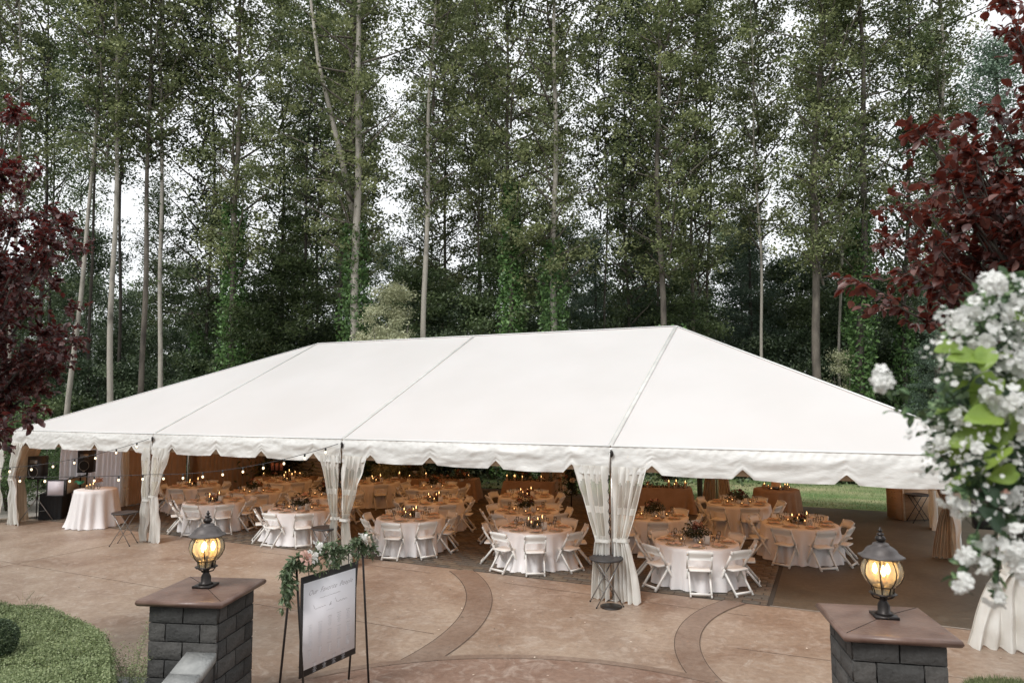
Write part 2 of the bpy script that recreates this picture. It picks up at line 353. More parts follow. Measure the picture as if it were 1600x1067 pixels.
for i in near:
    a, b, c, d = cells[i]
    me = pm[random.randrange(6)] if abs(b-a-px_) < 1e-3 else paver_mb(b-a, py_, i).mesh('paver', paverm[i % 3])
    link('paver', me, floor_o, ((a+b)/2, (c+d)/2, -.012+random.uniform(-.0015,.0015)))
mb = MB(); idx = []
C_ = np.array([cells[i] for i in range(len(cells)) if i not in nearset]); n = len(C_)
a, b, c, d = C_.T; g = gap/2; z = -.012+.03+rng.uniform(-.002, .002, n)
V = np.stack([np.stack([a+g,c+g,z],1),np.stack([b-g,c+g,z],1),np.stack([b-g,d-g,z],1),np.stack([a+g,d-g,z],1),
              np.stack([a+g,c+g,z-.02],1),np.stack([b-g,c+g,z-.02],1),np.stack([b-g,d-g,z-.02],1),np.stack([a+g,d-g,z-.02],1)],1).reshape(-1,3)
k8 = np.arange(n)[:,None]*8
F = np.concatenate([k8+np.array(q) for q in ((0,1,2,3),(4,5,1,0),(5,6,2,1),(6,7,3,2),(7,4,0,3))])
mi = np.tile(rng.integers(0, 3, n), 5)
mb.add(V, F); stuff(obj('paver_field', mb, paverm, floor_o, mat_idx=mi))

# ------------------------------------------------------------------ foliage tools
def leaf_quads(C0, size, aspect=.55, up=.3, sizevar=.35, R=None):
    n = len(C0); nrm = rng.normal(size=(n,3)); nrm[:,2] = np.abs(nrm[:,2])+up; nrm /= np.linalg.norm(nrm, axis=1)[:,None]
    a = rng.normal(size=(n,3)); a -= (a*nrm).sum(1)[:,None]*nrm; a /= np.linalg.norm(a, axis=1)[:,None]+1e-9
    b = np.cross(nrm, a); L = (size*(1+sizevar*rng.uniform(-1,1,n)))[:,None]; W = L*aspect
    V = np.stack([C0-a*L*.5, C0+b*W*.5-a*L*.05, C0+a*L*.5, C0-b*W*.5-a*L*.05], 1).reshape(-1,3)
    return V, (np.arange(n)[:,None]*4+np.arange(4))
def poplar_crown(h0, h1, rad, nb, leaves, size, seed, clump=.42, droop=0.):
    r = np.random.default_rng(seed); pts = []; br = MB()
    for k in range(nb):
        f = (k+.5)/nb; z = h0+(h1-h0)*f*.95; L = rad*(math.sin(PI*min(1,.18+.8*f))**.6)*r.uniform(.55,1.15)*(1 if f < .8 else 1.15-f*.4)
        az = k*2.4+r.uniform(-.5,.5); el = r.uniform(.25,.9)-droop
        d = np.array([math.cos(az)*math.cos(el), math.sin(az)*math.cos(el), math.sin(el)])
        p = np.array([0,0,z]); P = [p]
        for q in range(5): d = d+r.normal(size=3)*.12+np.array((0,0,.04-droop*.1)); d /= np.linalg.norm(d); p = p+d*L/5; P.append(p)
        P = np.array(P); br.tube(P, np.linspace(.06, .01, 6), 4, cap=False)
        for q in range(1, 6):
            for _ in range(2):
                c = P[q]+r.normal(size=3)*(.22+.08*q)
                if q > 1 or r.random() < .4: pts.append((c, r.uniform(.1, 1)**2.2))
    ws = np.array([w_ for _, w_ in pts]); cs = np.array([c for c, _ in pts]); cnt = (ws/ws.sum()*leaves).astype(int)
    L = [cs[i]+r.normal(size=(cnt[i],3))*np.array((clump,clump,clump*.6)) for i in range(len(cs))]
    V, F = leaf_quads(np.concatenate(L), size, .6); m_ = MB().add(V, F); m_.clump = np.repeat(r.random(len(cnt)), cnt); return m_, br
def bush_crown(h0, h1, rad, nc, leaves, size, seed, cone=False, clump=.4, flat=.6):
    r = np.random.default_rng(seed); cs = []
    for k in range(nc):
        f = r.random(); z = h0+(h1-h0)*f; R = rad*((1-f)**.8+.05 if cone else (math.sin(PI*(.12+.8*f))**.7))
        a = r.random()*2*PI; rr = R*r.random()**.4; cs.append((rr*math.cos(a), rr*math.sin(a), z-(rr*.25 if cone else 0)))
    cs = np.array(cs); ws = r.uniform(.2, 1, nc); cnt = (ws/ws.sum()*leaves).astype(int)+1
    L = [cs[i]+r.normal(size=(cnt[i],3))*np.array((clump,clump,clump*flat)) for i in range(nc)]
    L = np.concatenate(L); L[:,2] = np.maximum(L[:,2], .05)
    V, F = leaf_quads(L, size, .5); m_ = MB().add(V, F); m_.clump = np.repeat(r.random(len(cnt)), cnt); return m_

def make_trunk(h, r0, seed, n=10, wob=.18):
    r = np.random.default_rng(abs(int(seed))); m = 22; z = np.linspace(-.1, h, m); P = np.zeros((m,3)); P[:,2] = z
    ph = r.random(4)*6; P[:,0] = wob*np.sin(z*.21+ph[0])+wob*.3*np.sin(z*.7+ph[1]); P[:,1] = wob*np.sin(z*.19+ph[2]); P -= np.array((P[0,0],P[0,1],0))
    rad = r0*(1-z/h*.82); rad[0] *= 1.35; rad[1] *= 1.08; rad = np.maximum(rad*(1+r.uniform(-.04,.04,m)), .02)
    return MB().tube(P, rad, n)

# ------------------------------------------------------------------ forest
POP = []
for k, (h0, h1, rad, nb, lv) in enumerate(((10,29,2.9,54,17500), (8.5,28,3.2,60,20000), (12,31,2.6,46,12000), (7,26,2.9,56,16000), (9,30,3.6,62,23000))):
    lf, br = poplar_crown(h0, h1, rad, nb, lv, .15, 100+k, .25)
    POP.append((lf.mesh('crown', leaf_top if k != 3 else leaf_mid, rnd=True), br.mesh('limb', barkmid)))
lf, br = poplar_crown(14.5, 31, 2.7, 50, 13500, .15, 131, .25); POP.append((lf.mesh('crown', leaf_top, rnd=True), br.mesh('limb', barkmid)))
lf, br = poplar_crown(16, 30, 2.3, 40, 8500, .15, 132, .27); POP.append((lf.mesh('crown', leaf_mid, rnd=True), br.mesh('limb', barkmid)))
THIN = []
for k in range(2):
    lf, br = poplar_crown(8, 22, 2.3, 44, 10000, .15, 140+k, .3); THIN.append((lf.mesh('crown', leaf_mid, rnd=True), br.mesh('limb', barkdark)))
UND = []
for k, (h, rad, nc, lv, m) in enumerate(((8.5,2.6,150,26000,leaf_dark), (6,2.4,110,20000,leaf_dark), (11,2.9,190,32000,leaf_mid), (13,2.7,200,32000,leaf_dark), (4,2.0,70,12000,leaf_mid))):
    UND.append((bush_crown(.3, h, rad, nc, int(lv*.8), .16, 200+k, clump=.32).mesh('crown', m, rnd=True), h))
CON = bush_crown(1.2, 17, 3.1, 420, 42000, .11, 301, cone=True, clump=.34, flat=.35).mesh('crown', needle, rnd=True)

FG = 'tall poplars standing behind the tent'
def tall_tree(px, t, r0, label, crown, bark, lean=0., h=29, zs=1., ivy=0, group=None, fork=False, yl=620):
    b = gd(px, yl, t); loc = (b[0], b[1], 0)
    o = thing('poplar_tree', label, 'tree', loc, 0, group)
    tr = make_trunk(h, r0*.85, int(px*7+t)); 
    if fork: tr.tube([(0,0,h*.40),(-.5,-.2,h*.5),(-1.5,-.5,h*.66),(-2.0,-.8,h*.85)], [r0*.5,r0*.45,r0*.3,r0*.15], 8)
    obj('trunk', tr, bark, o, True)
    c = link('crown', crown[0], o, None, random.uniform(0, 6.28)); c.scale = (1,1,zs)
    l = stuff(link('limb', crown[1], o, None, c.rotation_euler[2])); l.scale = (1,1,zs)
    if ivy:
        n = int(5200*ivy); z = rng.uniform(.2, 4+7*ivy, n); a = rng.random(n)*2*PI; rr = r0+.12+rng.random(n)**2*.55*(1.2-z/14)*(.6+.8*vnoise(np.stack([z*0,z,z*0],1), int(px), .9))
        V, F = leaf_quads(np.stack([rr*np.cos(a), rr*np.sin(a), z], 1), .17, .55, 0); obj('ivy', MB().add(V, F), leaf_ivy, o, rnd=True)
    # lean in the picture plane
    ax = Vector((_d[0], _d[1], 0)).normalized(); o.rotation_mode = 'QUATERNION'
    from mathutils import Quaternion
    o.rotation_quaternion = Quaternion(ax, math.radians(lean)-math.atan((800-px)*.0832/1060)*.85)
    return o
# (pixel x at the foot, depth, trunk radius, bark, crown, lean deg, ivy, fork, label)
FRONT = [
 (-70,31,.16,'m',3,1,0,0,'brown poplar hidden behind the purple tree at the left edge'),
 (-15,36,.14,'d',2,1,0,0,'dark poplar at the left edge of the wood'),
 (15,30,.13,'p',2,1,0,0,'pale slim poplar nearest the left edge of the picture'),
 (50,33,.14,'d',6,2,0,0,'slim dark tree trunk rising behind the purple leaves at far left'),
 (104,30,.15,'p',6,3.5,0,0,'pale slender poplar leaning right beside the purple tree'),
 (138,35,.12,'d',6,2.5,0,0,'thin dark leaning tree right of the leaning pale poplar'),
 (179,29,.17,'p',5,-1,0,0,'straight pale poplar with a smooth bright trunk at left'),
 (192,36,.13,'d',6,.5,0,0,'thin dark poplar just behind the straight bright poplar'),
 (222,30,.17,'m',5,2,0,0,'brown mottled poplar between the two pale poplars at left'),
 (251,29.5,.14,'p',5,.3,0,0,'pale poplar with a forked top above the left roof slope'),
 (315,32,.12,'d',3,.5,.4,0,'slender dark tree with leafy stem above the left roof slope'),
 (366,30,.21,'m',1,.5,1.2,0,'stout ivy covered poplar above the left roof slope'),
 (437,37,.15,'d',4,0,0,0,'dark poplar behind the rounded olive tree'),
 (486,34,.13,'d',3,1,0,0,'dark twin stemmed tree left of the great forked poplar'),
 (500,36,.11,'d',2,1,0,0,'dark thin stem close left of the great forked poplar'),
 (538,33,.14,'d',0,1.5,0,0,'dark leaning trunk touching the great forked poplar'),
 (560,28.5,.27,'p',4,-.5,1.0,1,'great forked poplar with a thick pale trunk above the ridge'),
 (652,29,.17,'p',2,2.8,0,0,'pale poplar leaning right behind the silvery shrub'),
 (683,36,.14,'d',1,1,.3,0,'dark poplar just right of the silvery shrub'),
 (741,33,.09,'m',2,.3,0,0,'very thin brown tree above the middle roof seam'),
 (757,38,.13,'d',0,0,0,0,'dark poplar just right of the middle roof seam'),
 (800,29.5,.17,'m',4,0,1.3,0,'poplar thickly wrapped in bright ivy left of centre'),
 (866,28.5,.20,'p',1,-.3,.9,0,'pale poplar with ivy on its lower trunk near centre'),
 (945,33,.08,'m',2,-1,0,0,'very thin pale stem right of the central ivy poplars'),
 (990,33,.11,'d',3,-.5,0,0,'slender dark poplar left of the roof peak'),
 (1017,35,.11,'m',0,0,0,0,'slender brown poplar just left of the roof peak'),
 (1045,30,.20,'m',4,0,.4,0,'stout poplar standing right above the roof peak'),
 (1090,33,.13,'m',1,0,0,0,'first of two close brown trees right of the roof peak'),
 (1105,34,.12,'m',2,0,.3,0,'second of two close brown trees right of the roof peak'),
 (1185,32,.10,'p',0,0,0,0,'slim pale tree above the right roof slope'),
 (1280,29,.24,'m',1,.8,0,0,'thick brown barked poplar above the right roof slope'),
 (1308,33,.09,'p',2,-1,0,0,'thin pale stem right of the thick brown poplar'),
 (1342,29.5,.23,'d',4,-.5,1.1,0,'dark ivy clad poplar above the right end of the roof'),
 (1410,32,.15,'d',3,0,.5,0,'dark tree behind the white flower sprig at right'),
 (1470,31,.17,'p',0,0,0,0,'pale branching poplar beside the big cedar at right'),
]
BK = {'p': barkpale, 'd': barkdark, 'm': barkmid}
for i, (px, t, r0, bk, cr, lean, ivy, fork, lab) in enumerate(FRONT):
    tall_tree(px, t, r0, lab, POP[cr], BK[bk], lean, 28, random.uniform(.92,1.06), ivy, FG, fork)
def zone(px): return 'above the left roof slope' if px < 460 else 'above the left half of the ridge' if px < 760 else 'above the right half of the ridge' if px < 1060 else 'above the right roof slope'
FB = 'slender trees in the wood further back'
for i in range(17):
    px = -40+i*100+random.uniform(-22,22); t = random.uniform(40,54)
    tall_tree(px, t, random.uniform(.08,.15), 'slender dark trunked tree deeper in the wood '+zone(px), THIN[i % 2] if (i % 3 or i < 5) else POP[i % 5], barkdark, random.uniform(-2,2), 25, random.uniform(.95,1.25), 0, FB+' '+zone(px))
# understory
UG = 'dark understory trees beneath the poplars'
def under(px, t, k, label, group=UG, sc=1.):
    b = gd(px, 620, t); o = thing('understory_tree', label, 'tree', (b[0], b[1], 0), random.uniform(0, 6.28), group); o.scale = (sc,sc,sc*random.uniform(.9,1.12))
    tr = make_trunk(UND[k][1]*.8, .08, i*3+k, 6, .3); obj('trunk', tr, barkdark, o, True); link('crown', UND[k][0], o); return o
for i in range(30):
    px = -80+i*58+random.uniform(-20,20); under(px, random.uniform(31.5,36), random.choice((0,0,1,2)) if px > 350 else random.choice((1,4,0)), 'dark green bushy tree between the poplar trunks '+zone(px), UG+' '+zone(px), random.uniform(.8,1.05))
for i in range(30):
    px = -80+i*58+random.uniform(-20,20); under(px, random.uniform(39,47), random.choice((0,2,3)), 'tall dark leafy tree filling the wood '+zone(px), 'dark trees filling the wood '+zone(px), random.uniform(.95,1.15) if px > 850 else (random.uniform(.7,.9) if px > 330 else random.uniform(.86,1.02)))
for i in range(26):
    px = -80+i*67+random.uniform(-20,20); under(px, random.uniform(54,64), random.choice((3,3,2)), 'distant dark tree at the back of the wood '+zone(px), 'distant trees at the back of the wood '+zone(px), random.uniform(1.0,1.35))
# a few singled-out trees
o = under(445, 29.5, 2, 'rounded olive green tree left of the great forked poplar', None, .92); 
o.children[-1].data = UND[2][0]
def cone_tree(px, t, sc, label):
    b = gd(px, 620, t); o = thing('cedar_tree', label, 'tree', (b[0], b[1], 0), px*.01); o.scale = (sc,)*3
    obj('trunk', make_trunk(16.5, .22, int(px), 10, .08), barkdark, o, True); link('crown', CON, o)
cone_tree(1590, 24, 1.0, 'tall bluish cedar behind the red leaves at the right edge')
cone_tree(1465, 28.5, .48, 'small drooping cedar beside the white flowers')
cone_tree(1010, 37, .8, 'dark narrow conifer in the wood near centre')
cone_tree(1180, 38, .85, 'dark narrow conifer above the right roof slope')
cone_tree(930, 40, .8, 'dark narrow conifer right of the central ivy poplar')
def shrub(name, px, t, h, rad, lv, size, m, label, zb=0, nc=70, clump=.28):
    b = gd(px, 620, t); o = thing(name, label, 'shrub', (b[0], b[1], zb))
    st = MB()
    for k in range(5): a = k*1.26; st.tube([(0,0,-zb*.9),(.25*rad*math.cos(a),.25*rad*math.sin(a),h*.4),(.5*rad*math.cos(a),.5*rad*math.sin(a),h*.8)], [.04,.03,.01], 5)
    obj('stem', st, barkmid, o); obj('foliage', bush_crown(.2, h, rad, nc, lv, size, abs(int(px)), clump=clump), m, o, rnd=True); return o
shrub('silver_shrub', 612, 26.8, 8.1, 1.5, 30000, .10, leaf_silver, 'pale silvery shrub rising over the middle of the roof ridge', nc=120, clump=.2)
shrub('silver_shrub', 1322, 30, 5.6, 1.1, 8000, .08, leaf_silver, 'small pale green shrub showing over the right roof slope', nc=70, clump=.18)
shrub('garden_shrub', 20, 22.5, 3.2, 1.2, 9000, .09, leaf_hedge, 'bright green shrub behind the far left tent corner', nc=60)
shrub('garden_shrub', 76, 28, 2.4, 1.6, 9000, .09, leaf_hedge, 'green shrub seen through the left end of the tent', nc=60)
# unseen trees added behind the viewer to cut the low sky light
for i in range(24):
    a = math.radians(180+40+(i-12)*12.5+random.uniform(-3,3)); R_ = random.uniform(17,24); x, y = 19+R_*math.sin(a)*1.25, -9+R_*math.cos(a)
    v = np.array((x,y,5))-CAM; 
    if v@_d > 0 and abs(v@_r2/(v@_d)) < 1.05: continue
    o = thing('understory_tree', 'unseen bushy tree added behind the viewer to cut low sky light', 'tree', (x+1.5,y-1,0), random.uniform(0,6), 'unseen bushy trees added to cut low sky light')
    obj('trunk', make_trunk(8,.08,i+950,6), barkdark, o, True); link('crown', UND[(0,2,3)[i % 3]][0], o)
# far wood
n = 60000; pxs = rng.uniform(-250, 1850, n); ts = rng.uniform(66, 78, n); P = CAM+(_d+_r2*((pxs-800)/FPX)[:,None])*ts[:,None]; P[:,2] = rng.random(n)**1.1*15*(.75+.5*vnoise(P*np.array((1,1,0)), 5, .12))
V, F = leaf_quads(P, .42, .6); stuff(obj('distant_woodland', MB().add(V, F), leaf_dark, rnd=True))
# forest-floor brush
n = 30000; pxs = rng.uniform(-150, 1750, n); ts = rng.uniform(27.5, 38, n); P = CAM+(_d+_r2*((pxs-800)/FPX)[:,None])*ts[:,None]; P[:,2] = rng.random(n)**1.5*1.5
V, F = leaf_quads(P, .16, .6); stuff(obj('ground_cover', MB().add(V, F), leaf_dark, rnd=True))
# hedges behind the tent
def hedge(name, x0, x1, y, h, dep, lv, size, m, label):
    o = thing(name, label, 'hedge', ((x0+x1)/2, y, 0)); w_ = x1-x0
    P = np.stack([rng.uniform(-w_/2,w_/2,lv), rng.uniform(-dep/2,dep/2,lv), rng.random(lv)*h], 1)
    f = rng.integers(0, 3, lv); P[f==0,1] = -dep/2+rng.normal(size=(f==0).sum())*.06; P[f==1,2] = h+rng.normal(size=(f==1).sum())*.05
    P += (vnoise(P, 3, 1.6)[:,None]-.5)*.5
    V, F = leaf_quads(P, size, .6); obj('foliage', MB().add(V, F), m, o, rnd=True)
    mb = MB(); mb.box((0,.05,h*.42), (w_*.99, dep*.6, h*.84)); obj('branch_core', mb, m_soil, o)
hedge('leafy_hedge', -9, 13.2, 17, 2.0, 1.2, 26000, .13, leaf_hedge, 'bright green hedge seen under the middle of the tent')
hedge('leafy_hedge', 13.2, 27.5, 20.2, 1.15, 1.3, 20000, .10, leaf_dark, 'low dark hedge along the far edge of the lawn')
# rail fence behind the tent
fo = thing('rail_fence', 'weathered wooden rail fence in front of the bright hedge', 'fence', (0,0,0))
for px in (482, 560, 627, 711, 757):
    p = gd(px, 745, 27.5); mb = MB(); mb.box((p[0], 15.2, .8), (.16,.16,1.6)); obj('post', mb, woodgrey, fo)
for z in (.55,.95,1.35):
    mb = MB(); mb.bar((-9,15.1,z), (9.5,15.1,z), .05, .12); obj('rail', mb, woodgrey, fo)
p = gz(1094, 776); o = thing('wooden_post', 'dark wooden post beside the curtain behind the tent', 'post', (p[0],p[1],0)); mb = MB(); mb.box((0,0,1.2), (.17,.17,2.4)); obj('shaft', mb, woodgrey, o); mb = MB(); mb.box((0,0,2.42), (.22,.22,.05)); obj('post_cap', mb, woodgrey, o)
# pale shed with shelves seen at the back left corner
p = gd(505, 740, 29); o = thing('garden_shed', 'pale shed with dark window behind the back left tent corner', 'shed', (p[0],p[1],0), -.3)
mb = MB(); mb.box((0,0,1.2), (3.2,1.6,2.4)); obj('wall', mb, siding, o)
mb = MB(); mb.box((0,-.82,1.75), (1.5,.04,.7)); obj('window', mb, blackpl, o)
mb = MB(); mb.box((0,-.1,2.46), (3.6,2.1,.1)); obj('roof', mb, woodgrey, o)
for k in range(9): mb = MB(); mb.box((0,-.815,.13+k*.14), (3.2,.03,.125)); obj('board', mb, siding, o)
# lawn blades
n = 24000; P = np.stack([rng.uniform(-4,30,n), rng.uniform(12.6,19.4,n)**1., np.zeros(n)], 1); P[:,2] = .02
a = rng.random(n)*2*PI; d = np.stack([np.cos(a),np.sin(a),a*0],1)*.012; tip = P+np.stack([rng.normal(size=n)*.02, rng.normal(size=n)*.02, rng.uniform(.03,.08,n)],1)
stuff(obj('lawn_grass', MB().add(np.stack([P-d,P+d,tip],1).reshape(-1,3), np.arange(n)[:,None]*3+np.arange(3)), leaf_box, rnd=True))
n = 9000; th_ = rng.random(n)*2*PI; rr = np.sqrt(rng.random(n)); P = np.stack([24.05+.75*rr*np.cos(th_), -1.75+.55*rr*np.sin(th_), np.zeros(n)], 1)
a = rng.random(n)*2*PI; d = np.stack([np.cos(a),np.sin(a),a*0],1)*.005; tip = P+np.stack([rng.normal(size=n)*.015, rng.normal(size=n)*.015, rng.uniform(.03,.09,n)],1)
stuff(obj('grass_patch', MB().add(np.stack([P-d,P+d,tip],1).reshape(-1,3), np.arange(n)[:,None]*3+np.arange(3)), leaf_box, rnd=True))

# ------------------------------------------------------------------ tent
B = 6.1; EV = 2.73; RZ = 5.49
tent = thing('frame_tent', 'long white frame tent with hipped roof and scalloped valance over the patio', 'tent', (0,0,0))
def roof_panel(a, b, c, d, n=24, sag=.05):     # a,b eave ends; c,d ridge ends
    a, b, c, d = map(lambda v: np.array(v, float), (a, b, c, d)); u = np.linspace(0,1,n)[:,None,None]; v = np.linspace(0,1,n)[None,:,None]
    P = (a*(1-u)+b*u)*(1-v)+(c*(1-u)+d*u)*v
    uu = np.linspace(0,1,n)[:,None]; vv = np.linspace(0,1,n)[None,:]
    P[:,:,2] -= sag*4*uu*(1-uu)*(vv*(1-vv)*4)*.5
    return P
R0, R1, R2 = (B,B,RZ), (2*B,B,RZ), (3*B,B,RZ)
E = lambda k, s_=0: (k*B, 0 if s_ == 0 else 2*B, EV)
for quad in ((E(1),E(2),R0,R1), (E(2),E(3),R1,R2), (E(0),E(1),R0,R0), (E(3),E(4),R2,R2), (E(2,1),E(1,1),R1,R0), (E(3,1),E(2,1),R2,R1), (E(1,1),E(0,1),R0,R0), (E(4,1),E(3,1),R2,R2),
             ((24.4,0,EV),(24.4,B,EV),R2,R2), ((24.4,B,EV),(24.4,2*B,EV),R2,R2), ((0,B,EV),(0,0,EV),R0,R0), ((0,2*B,EV),(0,B,EV),R0,R0)):
    RP = roof_panel(*quad); mb = MB(); mb.grid(RP); obj('roof_panel', mb, vinyl, tent, True)
def strap(p, q, w_=.09, lift=.02):
    mb = MB(); p = np.array(p, float); q = np.array(q, float); mb.bar(p+(0,0,lift), q+(0,0,lift), w_, .010); obj('seam_strap', mb, strapm, tent)
for k, R_ in ((1,R0),(2,R1),(3,R2)):
    strap(E(k), R_, .09 if k == 3 else .07, .012); strap(E(k,1), R_, .06, .012)
for k, R_ in ((0,R0),(4,R2)):
    for y in (0, 2*B):
        mb = MB(); mb.bar((k*B,y,EV+.01), (R_[0],R_[1],R_[2]+.01), .05, .02); obj('hip_piping', mb, pipem, tent)
mb = MB(); mb.bar((B,B,RZ+.01), (3*B,B,RZ+.01), .07, .025); obj('ridge_piping', mb, pipem, tent)
# frame
for k in range(5):
    for y in (0, 2*B):
        mb = MB(); mb.tube([(k*B, y+(.05 if y == 0 else -.05), 0), (k*B, y+(.05 if y == 0 else -.05), EV-.05)], .032, 10); obj('leg', mb, alum, tent, True)
        mb = MB(); mb.box((k*B, y+(.05 if y == 0 else -.05), .012), (.2,.2,.015)); obj('foot_plate', mb, greymetal, tent)
for k in (0, 4): mb = MB(); mb.tube([(k*B, B, 0), (k*B, B, EV-.05)], .032, 10); obj('leg', mb, alum, tent, True)
for a_, b_ in (((0,.05,EV-.05),(24.4,.05,EV-.05)), ((0,12.15,EV-.05),(24.4,12.15,EV-.05)), ((.03,0,EV-.05),(.03,12.2,EV-.05)), ((24.37,0,EV-.05),(24.37,12.2,EV-.05)), ((B,B,RZ-.1),(3*B,B,RZ-.1))):
    mb = MB(); mb.tube([a_, b_], .035, 8); obj('purlin', mb, alum, tent, True)
for k, R_ in ((1,R0),(2,R1),(3,R2)):
    for y in (0, 2*B): mb = MB(); mb.tube([(k*B,y,EV-.08),(R_[0],R_[1],R_[2]-.14)], .035, 8); obj('rafter', mb, alum, tent, True)
for k, R_ in ((0,R0),(4,R2)):
    for y in (0, B, 2*B): mb = MB(); mb.tube([(k*B,y,EV-.08),(R_[0],R_[1],R_[2]-.14)], .035, 8); obj('rafter', mb, alum, tent, True)
# valance
def valance(p, q, seed, h=.50):
    p = np.array(p, float); q = np.array(q, float); L = np.linalg.norm(q-p); d = (q-p)/L; nrm = np.array((d[1], -d[0], 0)); n = 260; m = 18
    u = np.linspace(0, L, n); v = np.linspace(0, 1, m); notch = np.zeros(n)
    for k in range(4):
        c = L/8*(1+2*k)+random.uniform(-.04,.04); x = np.abs(u-c); notch = np.maximum(notch, np.clip(1-x/.17, 0, 1)**.9*.16)
    flare = .02+.035*np.sin(u/L*PI)
    bot = h+.008*np.sin(u/L*2*PI*4+PI/2)+.012*np.sin(u*.9+seed)-notch
    P = np.zeros((n,m,3)); Z = EV+.002-bot[:,None]*v[None,:]
    w1 = (vnoise(np.stack([u[:,None]*2.2+0*v, v[None,:]*3+0*u[:,None], 0*u[:,None]+seed+0*v],2), seed, 1.)-.5)*.05
    w2 = .7*(vnoise(np.stack([u[:,None]*7+v[None,:]*5, v[None,:]*9+0*u[:,None], 0*u[:,None]+seed+0*v],2), seed+3, 1.)-.5)*.03
    w3 = .012*np.sin(u[:,None]*38+v[None,:]*7)*np.exp(-v[None,:]*5)
    off = (flare[:,None]+w1+w2)*np.minimum(1, v[None,:]*3)+w3*np.minimum(1,v[None,:]*8)+.012*np.minimum(1,v[None,:]*6)
    P = p+d*u[:,None,None]+nrm*off[:,:,None]; P[:,:,2] = Z
    mb = MB(); mb.grid(P); obj('valance', mb, valv, tent, True)
    mb = MB(); mb.tube([p+nrm*.004+(0,0,.001), q+nrm*.004+(0,0,.001)], .016, 8); obj('eave_hem', mb, pipem, tent, True)
for a_, b_, d_ in (((0,.04),(24.4,.04),(0,1)), ((24.36,0),(24.36,12.2),(1,0)), ((0,12.16),(24.4,12.16),(0,1)), ((.04,0),(.04,12.2),(1,0))):
    mb = MB(); mb.bar((*a_,EV-.26), (*b_,EV-.26), .012, .38); obj('track_band', mb, cream_shade_drape, tent)
for k in range(4):
    valance((k*B+(.012 if k else 0), 0, EV), ((k+1)*B-(.012 if k < 3 else 0), 0, EV), k+1); valance(((k+1)*B, 2*B+.01, EV), (k*B, 2*B+.01, EV), k+11)
for k in range(2): valance((24.41, k*B, EV), (24.41, (k+1)*B, EV), k+21); valance((-.01, (k+1)*B, EV), (-.01, k*B, EV), k+31)
for k in (1,2,3):
    mb = MB(); mb.lathe([(.005,0),(.035,.004),(.045,.015),(.03,.03)], 12); V = mb.V[0]; mb.V[0] = np.stack([V[:,0], -V[:,2], V[:,1]*1.5],1)
    obj('grommet', mb, darkmetal, tent, loc=(k*B+.03, -.05, EV-.13))
    mb = MB(); mb.bar((k*B+.01,-.075,EV-.02), (k*B-.01,-.085,EV-.48), .02, .006, (0,1,0)); obj('seam_flap', mb, strapm, tent)
    mb = MB(); mb.tube([(k*B-.02,-.02,2.1+.02*j*(-1)**j*0-j*.12) if 0 else (k*B-.03+.02*(-1)**j,-.045,2.2-j*.09) for j in range(13)], .006, 5); obj('lacing_cord', mb, darkmetal, tent)

def curtain_half(name, corner, wdir, ndir, Wt, Wtie, Wb, ztie, label, mtl=None, seed=0, panes=True, ztop=2.36, folds=6, group=None, x0=.05, bell=.85, amp=1.):
    """one gathered half of a side curtain: from the leg outwards along wdir"""
    o = thing(name, label, 'curtain', (corner[0], corner[1], 0), 0, group); mtl = mtl or curtv
    wd = np.array(wdir, float); nd = np.array(ndir, float); n, m = 90, 60
    u = np.linspace(0,1,n)[:,None]; z = np.linspace(ztop, .0, m)[None,:]
    W = np.where(z > ztie, Wtie+(Wt-Wtie)*np.clip((z-ztie)/(ztop-ztie),0,1)**bell, Wtie+(Wb-Wtie)*(1-np.clip(z/ztie,0,1))**.55)
    tight = Wtie/np.maximum(W, .05); A = (.035+.03*tight)*amp*np.minimum(1, (ztop-z)*3+.25)
    ph = vnoise(np.stack([u+0*z, z*.8+0*u, 0*u+0*z+seed],2)*np.array((4,1,1)), seed, 1.)*5.5; A = A*(.45+1.1*vnoise(np.stack([u*7+0*z, z*1.6+0*u, 0*u+0*z+seed*3],2), seed+4, 1.))
    tri = 2/PI*np.arcsin(np.sin(2*PI*folds*u+ph+seed)*.96)
    off = A*tri+(vnoise(np.stack([u*6+0*z, z*4+0*u, 0*u+0*z+seed],2), seed+9, 1.)-.5)*.07
    X = x0+W*u+.012*np.cos(2*PI*folds*u+ph); Y = .03+off
    hem = .025*np.sin(u*23+seed)*np.clip(1-z/.3,0,1)
    P = np.array((0,0,0.))+wd*X[:,:,None]+nd*Y[:,:,None]; P[:,:,2] = z+hem+.012
    mb = MB(); mb.grid(P); F = mb.F[0]; a, b = n, m
    ii, jj = np.meshgrid(np.arange(a-1), np.arange(b-1), indexing='ij'); U = ((ii+.5)/(a-1)).ravel(); Z = np.interp((jj.ravel()+.5)/(b-1), [0,1], [ztop,0])
    isp = np.zeros(len(U), bool)
    if panes:
        for (ua, ub) in ((.12,.32),(.40,.60),(.68,.88)):
            for (za, zb) in ((1.62,2.12),(1.10,1.54)):
                arch = zb-((U-(ua+ub)/2)/((ub-ua)/2))**2*.12 if zb > 2 else zb
                isp |= (U > ua)&(U < ub)&(Z > za)&(Z < arch)
    body = MB(); body.add(mb.V[0], F[~isp]); obj('curtain_panel', body, mtl, o, True)
    if isp.any(): pn = MB(); pn.add(mb.V[0], F[isp]); obj('window_film', pn, clearf, o, True)
    t = MB(); xs = np.linspace(x0-.03, x0+Wtie+.02, 10); t.grid(np.array([[wd*x+nd*(.085+.012*math.sin(i*2))*(1 if 0 < i < 9 else -.2)+np.array((0,0,zz)) for zz in (ztie-.03, ztie+.03)] for i, x in enumerate(xs)])); obj('tieback', t, mtl, o)
    return o
F_, Bk = (0,-1,0), (0,1,0)
